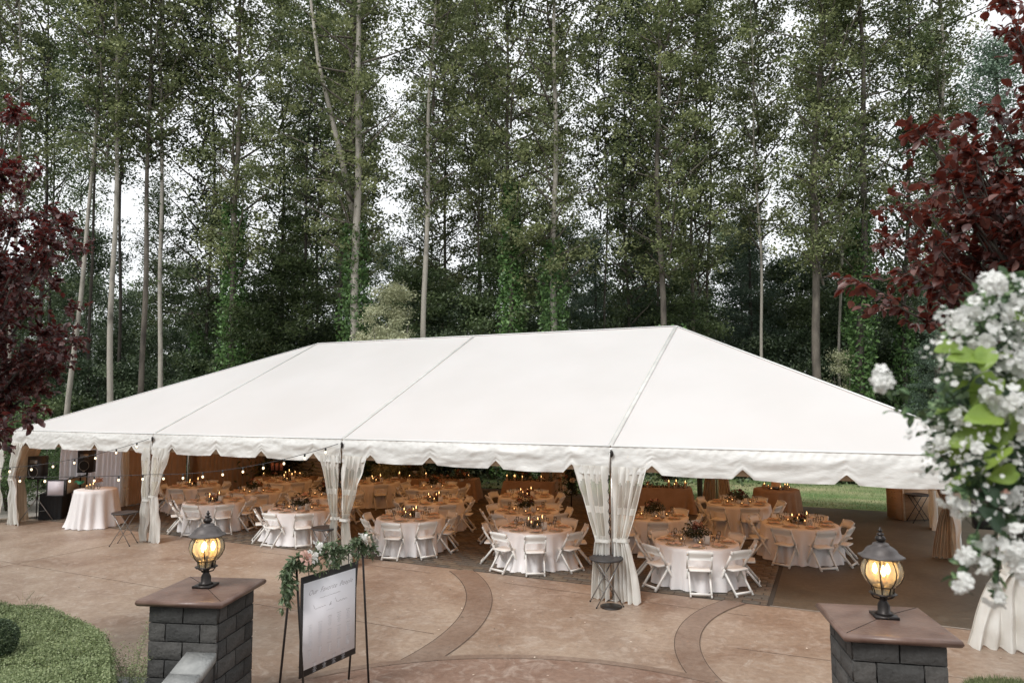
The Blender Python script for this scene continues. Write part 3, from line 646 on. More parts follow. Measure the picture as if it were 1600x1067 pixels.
cr = [
 (1, -1, .30,.16,.30,1.05,'narrow left half of the window curtain on the first tent leg'), (1, 1, .62,.17,.36,1.15,'billowing right half of the window curtain on the first tent leg'),
 (2, -1, .52,.17,.30,1.02,'left half of the window curtain tied at the second tent leg'), (2, 1, .66,.18,.34,1.0,'right half of the window curtain tied at the second tent leg'),
 (3, -1, .66,.24,.34,1.05,'left half of the window curtain tied at the third tent leg'), (3, 1, .64,.26,.46,1.08,'right half of the window curtain tied at the third tent leg'),
]
for k, s_, Wt, Wi, Wb, zt, lab in cr: curtain_half('side_curtain', (k*B, -.03), (s_,0,0), F_, Wt, Wi, Wb, zt, lab, seed=k*3+s_, folds=5)
curtain_half('side_curtain', (.0,-.03), (1,0,0), F_, .55,.2,.55, 1.3, 'white curtain gathered at the far left corner leg of the tent', seed=21, panes=False)
curtain_half('side_curtain', (-.03,.0), (0,1,0), (-1,0,0), .9,.3,.5, 1.2, 'shade-tinted inner curtain running back from the far left corner leg', cream_shade_drape, seed=22, panes=False)
curtain_half('side_curtain', (-.4,-.05), (-1,0,0), F_, .5,.3,.8, 1.3, 'bulky white curtain bundle outside the far left corner leg', seed=26, panes=False, amp=2., folds=3)
curtain_half('side_curtain', (24.4,-.03), (-1,0,0), F_, .35,.25,.75, 1.1, 'white curtain with flared hem at the near right corner leg', seed=23, panes=False, amp=1.5, folds=3)
curtain_half('side_curtain', (24.45,-.1), (1,0,0), F_, .35,.25,.9, 1.1, 'white curtain bundle outside the near right corner leg', seed=24, panes=False, amp=1.6, folds=3)
curtain_half('side_curtain', (24.36,6.1), (0,-1,0), (-1,0,0), .9,.22,.62, 1.12, 'white curtain front half on the middle leg of the right end', seed=25, panes=False, amp=1.4)
curtain_half('side_curtain', (24.34,6.1), (-1,0,0), F_, .55,.12,.42, 1.15, 'shade-tinted gathered drape on the middle leg of the right end', cream_shade_drape, seed=27, panes=False, amp=1.3)
curtain_half('side_curtain', (24.38,9.55), (0,1,0), (-1,0,0), .75,.62,.7, 1.1, 'straight white curtain strip hanging at the right end near the bar', seed=28, panes=False)
curtain_half('side_curtain', (24.38,12.15), (0,-1,0), (-1,0,0), .7,.25,.4, 1.1, 'white curtain tied at the back right corner leg', seed=29, panes=False)
for k, lab in ((1,'shade-tinted white curtain tied at the back leg behind the left head table'),(2,'shade-tinted white curtain tied at the back leg behind the middle head table'),(3,'shade-tinted white curtain tied at the back leg behind the dark flower table')):
    curtain_half('back_curtain', (k*B, 12.2), (-1,0,0), F_, .42,.3,.45, .9, lab+', left half', cream_shade_drape, seed=40+k, panes=False)
    curtain_half('back_curtain', (k*B, 12.2), (1,0,0), F_, .42,.3,.45, .9, lab+', right half', cream_shade_drape, seed=50+k, panes=False)
# flat walls of the left end
def wall_drape(name, p, q, z0, z1, m, label, folds, amp=.04, seed=0):
    p = np.array(p, float); q = np.array(q, float); L = np.linalg.norm(q-p); d = (q-p)/L; nr = np.array((-d[1], d[0])); n = int(max(60, folds*10)); u = np.linspace(0,1,n)
    o = thing(name, label, 'drape', (p[0],p[1],0)); zz = np.linspace(z0, z1, 14); P = np.zeros((n,14,3))
    for j, z in enumerate(zz):
        off = amp*np.sin(2*PI*folds*u+1.3*np.sin(u*17+seed)+.3*np.sin(z*2))*(1-.4*(z-z0)/(z1-z0))
        P[:,j,0] = d[0]*L*u+nr[0]*off; P[:,j,1] = d[1]*L*u+nr[1]*off; P[:,j,2] = z
    mb = MB(); mb.grid(P); obj('fabric', mb, m, o, True)
    mb = MB(); mb.tube([(0,0,z1+.01),(d[0]*L,d[1]*L,z1+.01)], .02, 6); obj('curtain_rail', mb, greymetal, o)
wall_drape('backdrop_drape', (.05,1.35), (.05,3.55), .02, 2.5, white_drape, 'white backdrop drape behind the loudspeaker at the left end', 13, .035)
wall_drape('wall_drape', (.02,3.6), (.02,6.0), .02, 2.6, shaded_sidewall, 'shade-tinted white sidewall just right of the white backdrop', 12, .035, 2)
wall_drape('wall_drape', (.02,6.15), (.02,12.1), .02, 2.6, shaded_sidewall, 'long shade-tinted white sidewall behind the back left tables', 26, .03, 3)
curtain_half('side_curtain', (.12,3.62), (0,-1,0), (1,0,0), .25,.2,.25, .6, 'gathered edge of white curtain beside the shade-tinted sidewall', seed=60, panes=False)
curtain_half('side_curtain', (.12,6.1), (0,1,0), (1,0,0), .6,.12,.3, 1.7, 'shade-tinted curtain swag tied on the left end middle leg', shaded_sidewall, seed=61, panes=False)
curtain_half('side_curtain', (.12,12.1), (1,0,0), (0,-1,0), .4,.2,.3, 1.3, 'shade-tinted curtain tied at the back left corner leg', cream_shade_drape, seed=62, panes=False)

# ------------------------------------------------------------------ stone pillars with lanterns
def rough_block(L, H, T, seed):
    r = np.random.default_rng(seed); nx, nz = max(3, int(L/.05)), 5
    x = np.linspace(-L/2, L/2, nx); z = np.linspace(-H/2, H/2, nz); P = np.zeros((nx,nz,3))
    P[:,:,0] = x[:,None]; P[:,:,2] = z[None,:]
    edge = np.minimum(np.minimum(x[:,None]+L/2, L/2-x[:,None]), np.minimum(z[None,:]+H/2, H/2-z[None,:]))
    P[:,:,1] = -T-np.clip(edge/.03,0,1)*.012-r.random((nx,nz))*.007*(edge > .001)
    P[:,:,0] += r.uniform(-.003,.003,(nx,nz)); P[:,:,2] += r.uniform(-.003,.003,(nx,nz))
    mb = MB(); mb.grid(P)
    e = .0; a, b = L/2, H/2
    mb.add([(-a,-T,-b),(a,-T,-b),(a,-T,b),(-a,-T,b),(-a,e,-b),(a,e,-b),(a,e,b),(-a,e,b)], [(0,1,5,4),(1,2,6,5),(2,3,7,6),(3,0,4,7)])
    return mb
def pillar(cx, cy, rz, ztop, label, dg=1):
    o = thing('stone_pillar', label, 'pillar', (cx,cy,0), rz); W = .80; T = .03; hw = W/2
    zb = ztop-.075; mb = MB(); mb.box((0,0,zb/2), (W-2*T-.012, W-2*T-.012, zb)); obj('mortar_core', mb, mortar, o)
    H = .192; j = .014; k = 0; z = zb
    cache = {}
    while z > .02:
        h = min(H, z); zc = z-h/2
        segs = [.4,.4] if k % 2 == 0 else [.2,.4,.2]
        for face in range(4):
            x = -hw; full = face % 2 == 0
            for si, s_ in enumerate(segs if (face % 2 == 0) else ([.2,.4,.2] if k % 2 == 0 else [.4,.4])):
                a = x+(j/2 if si or True else 0); b = x+s_-j/2; x += s_
                if not full: a = max(a, -hw+T+.005); b = min(b, hw-T-.005)
                L = b-a; key = (round(L,3), round(h,3), k % 3)
                if key not in cache: cache[key] = rough_block(L, h-j, T, len(cache)+11).mesh('block', blocks[len(cache) % 3])
                R = face*PI/2; c = np.array([(a+b)/2, -(hw-T), zc]); c = rotz(R)@c
                q = link('block', cache[key], o, c, R)
        z -= H; k += 1
    # moulded cap
    cw = .50; n = 28; prof = [(cw-.05,-.075),(cw-.03,-.075),(cw-.012,-.065),(cw,-.045),(cw,-.03),(cw-.008,-.012),(cw-.025,-.002),(cw-.04,0.)]
    V = []; F = []
    for (r_, z_) in prof:
        for sx, sy in ((-1,-1),(1,-1),(1,1),(-1,1)): V.append((sx*r_, sy*r_, ztop+z_))
    for i in range(len(prof)-1):
        for q in range(4): F.append((i*4+q, i*4+(q+1)%4, (i+1)*4+(q+1)%4, (i+1)*4+q))
    F.append((3,2,1,0)); top = len(V); V.append((0,0,ztop+.03)); l = (len(prof)-1)*4
    for q in range(4): F.append((l+q, l+(q+1)%4, top))
    mb = MB(); mb.add(V, F); obj('cap', mb, capm, o)
    mb = MB(); e = cw-.04
    for sx in (-1, 1): mb.bar((sx*e,sx*e*dg,ztop+.0015),(0,0,ztop+.0305),.004,.003)
    obj('cap_joint', mb, mortar, o)
    return o
def post_lamp(x, y, z, rz, label):
    o = thing('post_lamp', label, 'lamp', (x,y,z), rz); s = 1.0
    mb = MB(); mb.box((0,0,.012), (.21,.21,.024)); mb.lathe([(.085,.024),(.06,.05),(.055,.055),(.055,.11),(.035,.15),(.03,.175),(.04,.19),(.028,.2),(.028,.215)], 8, ph=PI/8); obj('base', mb, darkmetal, o)
    mb = MB(); mb.lathe([(.02,.205),(.10,.212),(.125,.216),(.125,.226),(.02,.226)], 8, ph=PI/8)
    for k in range(4):
        a = k*PI/2; mb.tube([(.03*math.cos(a),.03*math.sin(a),.165),(.085*math.cos(a),.085*math.sin(a),.18),(.11*math.cos(a),.11*math.sin(a),.214)], .007, 5)
    obj('gallery_ring', mb, darkmetal, o)
    prof = [(.088,.228),(.102,.292),(.118,.296),(.160,.345),(.185,.40),(.190,.445),(.178,.50),(.150,.545),(.128,.565)]
    n = 8; ph = PI/8
    V = []; F = []
    mb = MB(); mb.lathe([(r_-.002, z_) for r_, z_ in prof], 24, ph=ph); 
    # open shell only (drop the end caps)
    Fq = [f for f in mb.F if f.shape[1] == 4]; mb.F = Fq; obj('globe_panes', mb, amber, o, True)
    mb = MB()
    for k in range(n):
        a = ph+k*2*PI/n; mb.tube([(r_*math.cos(a), r_*math.sin(a), z_) for r_, z_ in prof], .0055, 5)
    obj('rib_cage', mb, darkmetal, o, True)
    mb = MB()
    for r_, z_ in ((.104,.293),(.128,.562)): 
        t = np.linspace(0,2*PI,25); mb.tube([(r_*math.cos(a), r_*math.sin(a), z_) for a in t], .006, 5)
    mb.box((.075,-.02,.262), (.035,.035,.07)); obj('collar', mb, darkmetal, o)
    mb = MB(); mb.lathe([(.13,.560),(.19,.560),(.212,.572),(.205,.584),(.172,.596),(.152,.615),(.14,.64),(.112,.664),(.08,.676),(.078,.682),(.07,.70),(.02,.712)], 8, ph=PI/8); obj('roof', mb, darkmetal2, o)
    mb = MB(); mb.lathe([(.02,.71),(.042,.722),(.05,.742),(.038,.765),(.018,.772),(.034,.782),(.034,.79),(.014,.797),(.014,.815),(.026,.82),(.012,.828),(.008,.85),(.001,.856)], 14); obj('finial', mb, darkmetal, o, True)
    mb = MB(); mb.lathe([(.01,.226),(.012,.33),(.012,.34),(.001,.345)], 8)
    for k in range(3):
        a = k*2*PI/3+.4; c, s_ = math.cos(a), math.sin(a); mb.tube([(0,0,.33),(.04*c,.04*s_,.318),(.065*c,.065*s_,.335)], .005, 5)
    obj('candelabra', mb, darkmetal, o)
    for k in range(3):
        a = k*2*PI/3+.4; c, s_ = .065*math.cos(a), .065*math.sin(a)
        mb = MB(); mb.lathe([(.012,.33),(.013,.335),(.013,.40),(.01,.402)], 8, (c,s_,0)); sl = obj('candle_sleeve', mb, waxm, o, True)
        mb = MB(); mb.lathe([(.008,.402),(.018,.42),(.021,.442),(.016,.468),(.007,.49),(.001,.50)], 10, (c,s_,0)); obj('bulb', mb, lampbulb, sl, True)
    return o
darkmetal2 = mat('weathered_lamp_roof', (.12,.105,.1), .5, .2, col2=(.07,.06,.058), scale=8)
RL, RR = math.radians(18.5), math.radians(14.5)
pillar(15.38,-6.30,RL,1.45,'grey block pillar with brown cap at the left of the stairs', -1)
pillar(22.35,-4.35,RR,1.45,'grey block pillar with brown cap at the right of the stairs')
post_lamp(15.40,-6.30,1.475,RL,'lit amber globe lantern on the left stone pillar')
post_lamp(22.36,-4.33,1.475,RR,'lit amber globe lantern on the right stone pillar')
# stair side wall running up towards the viewer
o = thing('stair_wall', 'pale grey capped stair wall sloping up from the left pillar', 'wall', (0,0,0))
dirv = rotz(RL)@np.array((.0,-1,0)); sidev = rotz(RL)@np.array((1,0,0)); a0 = np.array((15.38,-6.30,0))+dirv*.415+sidev*.24
L = 1.5; z0, z1 = .90, .36
def sl(t, off, dz): return a0+dirv*t+sidev*off+np.array((0,0,z0+(z1-z0)*t/L+dz))
for k in range(5):
    t0, t1 = k*L/5+.004, (k+1)*L/5-.004; mb = MB(); V = [sl(t,s_,dz) for t in (t0,t1) for s_ in (-.17,.17) for dz in (-.09,0)]
    mb.add(V, [(0,1,3,2),(4,6,7,5),(0,4,5,1),(2,3,7,6),(1,5,7,3),(0,2,6,4)]); obj('coping_stone', mb, greystone, o)
    for c in range(6):
        h0, h1 = -.095-c*.2, max(-.28-c*.2, -.34)
        if h0 <= h1: continue
        V = [sl(t+(.01 if t == t0 else -.01),s_,dz) for t in (t0,t1) for s_ in (-.145,.145) for dz in (h1,h0)]; mb = MB(); mb.add(V, [(0,1,3,2),(4,6,7,5),(0,4,5,1),(2,3,7,6),(1,5,7,3),(0,2,6,4)]); obj('block', mb, blocks[2], o)
p = np.array((15.38,-6.3,0))+rotz(RL)@np.array((-.42,-.25,0))
o = thing('low_wall', 'low grey capped wall left of the left pillar', 'wall', (p[0],p[1],0), RL)
mb = MB(); mb.box((-.5,0,.45), (.98,.26,.07)); obj('coping_stone', mb, greystone, o)
for c in range(2):
    for s_ in range(2): mb = MB(); mb.box((-.26-.48*s_,0,.315-c*.2), (.46,.22,.185)); obj('block', mb, blocks[c % 3], o)

# ------------------------------------------------------------------ clipped hedge and bushes, lower left
o = thing('clipped_hedge', 'clipped bright green box hedge in the lower left corner', 'hedge', (0,0,0))
edge = [gz(*p, .85)[:2] for p in ((-60,938),(0,945),(80,957),(130,972),(158,992),(170,1020),(172,1067),(172,1120))]
poly = np.array(edge+[(16.6,-10.5),(10,-10.5)])
def inpoly(P, poly):
    x, y = P[:,0], P[:,1]; c = np.zeros(len(P), bool); j = len(poly)-1
    for i in range(len(poly)):
        xi, yi = poly[i]; xj, yj = poly[j]; c ^= ((yi > y) != (yj > y)) & (x < (xj-xi)*(y-yi)/(yj-yi+1e-12)+xi); j = i
    return c
n = 300000; P = np.stack([rng.uniform(poly[:,0].min(), 15.9, n), rng.uniform(-9.4, poly[:,1].max(), n), np.zeros(n)], 1); P = P[inpoly(P, poly)]
P[:,2] = .80+.10*vnoise(P, 4, 1.1)+.07*vnoise(P, 5, 6)+rng.normal(size=len(P))*.018
V1, F1 = leaf_quads(P, .019, .7, .5); mb = MB(); mb.add(V1, F1)
S_ = []
for (a, b) in zip(edge[:-1], edge[1:]):
    k = int(np.linalg.norm(b-a)*16000); t = rng.random(k)[:,None]; q = a*(1-t)+b*t; zz = rng.random(k)*.86; S_.append(np.stack([q[:,0]+rng.normal(size=k)*.025, q[:,1]+rng.normal(size=k)*.025, zz],1))
V2, F2 = leaf_quads(np.concatenate(S_), .022, .7, .3); mb.add(V2, F2); stuff(obj('hedge_foliage', mb, leaf_box, o, rnd=True))
pin = [tuple(p) for p in (poly*.985+poly.mean(0)*.015)]; m_ = len(pin)
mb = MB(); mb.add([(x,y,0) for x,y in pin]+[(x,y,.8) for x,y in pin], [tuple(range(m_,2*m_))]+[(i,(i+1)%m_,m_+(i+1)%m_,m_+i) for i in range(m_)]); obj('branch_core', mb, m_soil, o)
p = gz(-8,1003,1.0); o = thing('round_bush', 'dark round clipped bush at the left frame edge', 'bush', (p[0],p[1],0))
k = 16000; q = rng.normal(size=(k,3)); q /= np.linalg.norm(q,axis=1)[:,None]; q = q*(.21+rng.normal(size=(k,1))*.008)+np.array((0,0,1.02)); V, F = leaf_quads(q, .02, .6); obj('foliage', MB().add(V,F), leaf_dark, o, rnd=True)
mb = MB(); mb.tube([(0,0,.3),(0,0,1.1)], .02, 6); obj('stem', mb, barkdark, o)
p = gz(203,1067,.4); o = thing('wispy_shrub', 'wispy light shrub between the hedge and the left pillar', 'shrub', (p[0],p[1],0))
mb = MB(); pts = []
for k in range(70):
    a = rng.random()*2*PI; L = rng.uniform(.35,.95); d = np.array((math.cos(a)*.38, math.sin(a)*.38, 1)); P = [np.array((0,0,.15))+d*L*t+np.array((math.cos(a),math.sin(a),-.3))*.25*t*t for t in np.linspace(0,1,7)]
    if k < 30: P = [q*np.array((1.25,1.25,.8)) for q in P]
    mb.tube(P, np.linspace(.004,.0012,7), 4, cap=False)
    for q in P[2:]: pts.append(q+rng.normal(size=(44,3))*.034)
obj('stem', mb, barkmid, o); V, F = leaf_quads(np.concatenate(pts), .02, .45); obj('foliage', MB().add(V,F), leaf_box, o, rnd=True)
p = gz(60,960,.85)
for k_, (px, py) in enumerate(((35,948),(52,950))):
    p = gz(px,py,.85); o = thing('grass_sprig', ('left','right')[k_]+' pale sprig sticking out of the hedge top', 'sprig', (p[0],p[1],.8)); mb = MB()
    for q in range(6): a = rng.random()*6.28; mb.tube([(0,0,0),(.05*math.cos(a),.05*math.sin(a),.14),(.13*math.cos(a),.13*math.sin(a),.24)], [.002,.0015,.0008], 3, cap=False)
    obj('blade', mb, leaf_box, o, rnd=True)

# ------------------------------------------------------------------ flowers, roses
def rose_mesh(name, r, m, seed=0):
    q = random.Random(int(seed)); mb = MB()
    for ring, (k, rad, tilt, h) in enumerate(((3,.25,1.35,.9),(4,.45,1.15,.75),(5,.72,.85,.5),(6,1.,.45,.25))):
        for j in range(k):
            a = j*2*PI/k+ring*.7+q.uniform(-.15,.15); P = np.zeros((4,3,3)); wd = rad*r*1.0
            for u in range(4):
                for v in range(3):
                    ang = a+(u/3-.5)*(2.4/k*1.6); rr = rad*r*(.35+.65*v/2*math.cos(tilt*.6)); z = h*r*(v/2)*math.sin(tilt)+(.1*r if v == 1 else 0)-(abs(u-1.5)*.08*r if v == 2 else 0)
                    P[u,v] = (rr*math.cos(ang), rr*math.sin(ang), z)
            mb.grid(P)
    return mb.mesh(name, m, True)
ROSE = {k: rose_mesh('rose', .055, m, i) for i, (k, m) in enumerate((('p',petalp),('c',petalc),('r',petalr),('o',petalo),('w',petalw)))}
def foliage_ball(rad, h, n, size, seed):
    r = np.random.default_rng(seed); q = r.normal(size=(n,3)); q /= np.linalg.norm(q,axis=1)[:,None]; q *= (r.random((n,1))**.4)*np.array((rad,rad,h)); q *= (.65+.7*vnoise(q*7+seed, seed)[:,None]); q[:,2] = np.abs(q[:,2]+h*.35)
    V, F = leaf_quads(q, size, .45); return MB().add(V, F)
FOL = [foliage_ball(.27,.2,520,.06,k).mesh('foliage', leaf_cp, rnd=True) for k in range(3)]
FOLS = [foliage_ball(.22,.09,300,.05,k+9).mesh('foliage', leaf_cp, rnd=True) for k in range(2)]
def bouquet(x, y, z, tall, pal, label, group=None, s=1.):
    o = thing('flower_centrepiece', label, 'flowers', (x,y,z), random.uniform(0,6), group); r = np.random.default_rng(int(x*13+y*7)); h0 = .10 if tall else .03
    mb = MB(); mb.lathe([(.05,0),(.07,.01),(.085,.08),(.06,.12)], 10) if tall else mb.lathe([(.06,0),(.08,.01),(.085,.05)], 10); obj('vase', mb, chinam, o, True)
    f = link('foliage', FOL[r.integers(3)] if tall else FOLS[r.integers(2)], o, (0,0,h0)); f.scale = (s,s,s)
    for k in range(13 if tall else 7):
        a = r.random()*6.28; el = r.uniform(.15,1.3); R = (.2 if tall else .15)*s*r.uniform(.8,1.1); q = link('rose', ROSE[pal[r.integers(len(pal))]], o, (R*math.cos(a)*math.cos(el), R*math.sin(a)*math.cos(el), h0+.06+R*math.sin(el)*(1 if tall else .5)))
        q.rotation_euler = ((1.2-el)*-math.sin(a)*1.0, (1.2-el)*math.cos(a), r.random()*6); sc = r.uniform(.75,1.25)*s; q.scale = (sc,sc,sc)
    return o
def candle_proto():
    o = thing('pillar_candle', 'x', 'candle'); mb = MB(); mb.lathe([(.033,0),(.035,.004),(.035,.10),(.028,.105)], 12); obj('wax', mb, waxm, o, True)
    mb = MB(); mb.lathe([(.001,.105),(.006,.112),(.007,.12),(.004,.133),(.001,.145)], 8); obj('flame', mb, flame, o, True)
    mb = MB(); mb.lathe([(.045,0),(.046,.14)], 12); mb.F = [f for f in mb.F if f.shape[1] == 4]; obj('glass_holder', mb, glassm, o, True); return o
CAND = candle_proto(); cand_used = [False]
def candle(x, y, z, h, label, group):
    if not cand_used[0]: cand_used[0] = True; CAND.location = (x,y,z); CAND.scale = (1,1,h); CAND['label'] = label; CAND['group'] = group; return CAND
    return dup(CAND, (x,y,z), 0, label, group, (1,1,h))

# ------------------------------------------------------------------ folding chair (faces +Y)
def chair_proto():
    o = thing('folding_chair', 'x', 'chair')
    hw = .205
    for s in (-1, 1):
        x = s*(hw+.012); mb = MB(); P = [(x,.27,0),(x,.02,.45),(x,-.15,.72),(x,-.185,.80)]
        for a, b in zip(P[:-1], P[1:]): mb.bar(a, b, .030, .042, (0,-1,.3))
        obj('front_leg', mb, resin, o)
        x = s*(hw-.02); mb = MB(); mb.bar((x,.12,.44), (x,-.24,0), .030, .040, (0,1,.3)); obj('rear_leg', mb, resin, o)
    n, m = 9, 4; P = np.zeros((n,m,3)); mb = MB()
    for dy in (0, .016):
        for i, x in enumerate(np.linspace(-hw, hw, n)):
            for j, t in enumerate(np.linspace(0, 1, m)):
                z = .635+t*.155+(.018*(1-(x/hw)**2) if j == m-1 else 0)-(.012*(x/hw)**2 if j == 0 else -.008); P[i,j] = (x, -.115-(z-.635)*.48-.025*(1-(x/hw)**2)+dy, z)
        mb.grid(P.copy())
    for j in (0, m-1):
        i0 = np.arange(n-1)*m+j; o2 = n*m; mb.F.append(np.stack([i0, i0+m, i0+m+o2, i0+o2], 1))
    obj('backrest', mb, resin, o)
    mb = MB(); n = 9; V = []; 
    hx, y0, y1, z0, z1 = .19, -.16, .24, .43, .455
    ring = [(-hx+.02,y0),(hx-.02,y0),(hx,y0+.03),(hx,y1-.06),(hx-.05,y1),(-hx+.05,y1),(-hx,y1-.06),(-hx,y0+.03)]
    mb.add([(x,y,z0) for x,y in ring]+[(x,y,z1) for x,y in ring]+[(x*.93,y*.93+.003,z1+.006) for x,y in ring],
        [tuple(reversed(range(8))), tuple(range(16,24))]+[(i,(i+1)%8,8+(i+1)%8,8+i) for i in range(8)]+[(8+i,8+(i+1)%8,16+(i+1)%8,16+i) for i in range(8)]); obj('seat', mb, resin, o)
    mb = MB(); mb.bar((-hw+.01,-.222,.055),(hw-.01,-.222,.055),.018,.042); obj('rear_stretcher', mb, resin, o)
    mb = MB(); mb.bar((-hw-.01,.20,.13),(hw+.01,.20,.13),.014,.026); obj('front_stretcher', mb, resin, o)
    mb = MB(); mb.bar((-hw+.01,.05,.415),(hw-.01,.05,.415),.012,.02); mb.bar((-hw-.01,-.115,.645),(hw+.01,-.115,.645),.01,.012); obj('cross_rod', mb, greymetal, o); return o
CH = chair_proto(); ch_used = [False]
def place_chair(x, y, rz, label, group):
    if not ch_used[0]: ch_used[0] = True; CH.location = (x,y,.004); CH.rotation_euler[2] = rz; CH['label'] = label; CH['group'] = group; return
    dup(CH, (x,y,.004+.016*(x < 20.8 and y > .8)), rz, label, group)

# ------------------------------------------------------------------ tables
def cloth_mesh(R, H, seed, folds=17, m=None, flare=.09):
    r = np.random.default_rng(seed); n = folds*9; th = np.linspace(0,2*PI,n,endpoint=False); mb = MB()
    rows = [(0.0,0.0)]+[(q,0.0) for q in (.3,.6,.85,.985)]; V = []; ph = r.uniform(0,6,4)
    rad = []
    for q in (.0,.3,.6,.85,.985): rad.append((np.full(n, R*q), np.full(n, H)))
    for t in np.linspace(0,1,12)[0:]:
        q_ = np.sin(folds*th+1.5*np.sin(3*th+ph[0])+ph[1]); f = np.sign(q_)*np.abs(q_)**.75*.6+np.sin((folds*.55)*0+round(folds*.6)*th+ph[2])*.35
        rr = R+.006+t*flare*.6+(f*.075+.025*np.sin(5*th+ph[3]))*t**.7+(.05*t**6 if seed % 2 else 0)*(1+np.sin(th*4+ph[0]))
        rad.append((rr, np.full(n, H-.008-(H-.022)*t)+(r.normal(size=n)*.004 if t > .95 else 0)))
    P = np.zeros((len(rad), n+1, 3))
    for i, (a, z) in enumerate(rad): P[i,:n,0] = a*np.cos(th); P[i,:n,1] = a*np.sin(th); P[i,:n,2] = z; P[i,n] = P[i,0]
    mb.grid(P); return mb.mesh('cloth', m or cloth, True)
CL = [cloth_mesh(.80, .762, k, 17+k) for k in range(4)]
mbp = MB(); mbp.lathe([(.155,0),(.158,.006),(.14,.010),(.10,.008),(0.001,.008)], 20); PLATE = mbp.mesh('charger_plate', platem, True)
mbp = MB(); mbp.lathe([(.10,.009),(.118,.018),(.12,.02),(.10,.014),(.001,.012)], 18); CHINA = mbp.mesh('china_plate', chinam, True)
def napkin_mesh(seed):
    r = np.random.default_rng(seed); P = np.zeros((8,4,3)); 
    for i, u in enumerate(np.linspace(-.11,.11,8)):
        wd = .034+.06*abs(u)/.11
        for j, v in enumerate((-1,-.4,.4,1)): P[i,j] = (u+r.normal()*.004, v*wd, .022+.02*(1-abs(v))+.012*math.sin(i*1.7+j)+r.random()*.008)
    return MB().grid(P).mesh('napkin', napm, True)
NAP = [napkin_mesh(k) for k in range(3)]
def goblet_mesh(h=.19, r=.036):
    mb = MB(); mb.lathe([(.034,0),(.006,.006),(.005,h*.45),(r*.8,h*.55),(r,h*.75),(r*.85,h)], 10); return mb
GOB = goblet_mesh().mesh('goblet', glassm, True)
mbp = MB(); mbp.lathe([(.03,.02*0+.115),(.033,.14),(.034,.15)], 10); 
FORK = MB().bar((0,-.09,.004),(0,.09,.004),.014,.004).mesh('cutlery', alum, False)
TBL = [0]
def guest_table(key, px, py, style, desc, cloth_m=None, off=0., nch=8, skip=(), pal='pcro', zf=1.):
    p = gz(px, py, .77); x, y = p[0], p[1]; near = math.atan2(CAM[1]-y, CAM[0]-x); dcam = math.hypot(x-CAM[0], y-CAM[1]); zf0 = .018 if x < 20.8 else .004
    t = thing('round_table', 'round folding table hidden under the cloth of '+desc, 'table', (x,y,zf0))
    mb = MB(); mb.lathe([(.001,.72),(.77,.72),(.78,.73),(.78,.745),(.77,.75),(.001,.75)], 28); obj('tabletop', mb, woodtan, t)
    for s in (-1,1):
        for q in (-1,1): mb = MB(); mb.tube([(s*.4,q*.32,.72),(s*.4,q*.38,0)], .014, 6); obj('leg', mb, greymetal, t)
    c = tag(link('tablecloth', CL[TBL[0] % 4] if cloth_m is None else cloth_m, None, (x,y,zf0-.004), TBL[0]*.9), 'white floor-length cloth draped on '+desc, 'tablecloth'); TBL[0] += 1
    zt = .762+zf0
    rays = ('near side','near right','right side','far right','far side','far left','left side','near left')
    for k in range(nch):
        a = near+off+k*2*PI/nch+random.uniform(-.05,.05)
        if k in skip: continue
        r = .93+random.uniform(-.03,.06); lab = 'white folding chair on the %s of %s' % (rays[int(round(((off+k*2*PI/nch) % (2*PI))/(PI/4))) % 8], desc)
        place_chair(x+r*math.cos(a), y+r*math.sin(a), a+PI/2+random.uniform(-.12,.12), lab, 'white folding chairs around the guest tables')
    for k in range(8):
        a = near+off+k*PI/4; c_, s_ = math.cos(a), math.sin(a); lz = a-PI/2
        q = tag(link('charger_plate', PLATE, None, (x+.60*c_, y+.60*s_, zt), lz), 'gold rimmed charger with plate laid on '+desc, 'plate', 'plates on '+desc); link('china_plate', CHINA, q)
        tag(link('napkin', NAP[k % 3], None, (x+.60*c_, y+.60*s_, zt), a+random.uniform(-.3,.3)), 'folded blush napkin on a plate on '+desc, 'napkin', 'napkins on '+desc)
        tag(link('wine_glass', GOB, None, (x+.44*c_-.13*s_, y+.44*s_+.13*c_, zt), 0), 'stemmed glass standing behind a plate on '+desc, 'glass', 'glasses on '+desc)
        if dcam < 17:
            tag(link('water_glass', GOB, None, (x+.42*c_-.03*s_, y+.42*s_+.03*c_, zt), 0), 'second stemmed glass beside a plate on '+desc, 'glass', 'water glasses on '+desc).scale = (.9,.9,.75)
            tag(link('cutlery', FORK, None, (x+.60*c_-.18*s_, y+.60*s_+.18*c_, zt), lz), 'silver cutlery laid beside a plate on '+desc, 'cutlery', 'cutlery on '+desc)
    if style == 'f':
        bouquet(x, y, zt, True, pal, 'large flower centrepiece on '+desc, None, 1.05)
        cs = [(r_*math.cos(a), r_*math.sin(a), h) for a, r_, h in ((.3,.3,.4),(2.2,.33,.4),(3.6,.3,.45),(5.1,.32,.4))]
    else:
        bouquet(x, y, zt, False, pal, 'low flower wreath among candles on '+desc, None, 1.)
        cs = [(r_*math.cos(a), r_*math.sin(a), h) for a, r_, h in ((.2,.15,1.9),(1.7,.17,1.3),(3.3,.16,1.5),(4.4,.14,1.1),(5.3,.2,.8),(2.6,.3,.4))]
    for dx, dy, h in cs: candle(x+dx, y+dy, zt, h, 'lit candle in the centre of '+desc, 'candles on '+desc)
    a = near+.25; o = thing('table_card', 'small white menu card standing on '+desc, 'card', (x+.30*math.cos(a)+.12, y+.30*math.sin(a), zt), near+PI/2); mb = MB(); mb.box((0,0,.09), (.12,.008,.17)); obj('card', mb, cardm, o); mb = MB(); mb.box((0,0,.006), (.09,.05,.012)); obj('card_holder', mb, woodtan, o)
guest_table('T1',335,783,'c','the front table above the left lantern', off=.2)
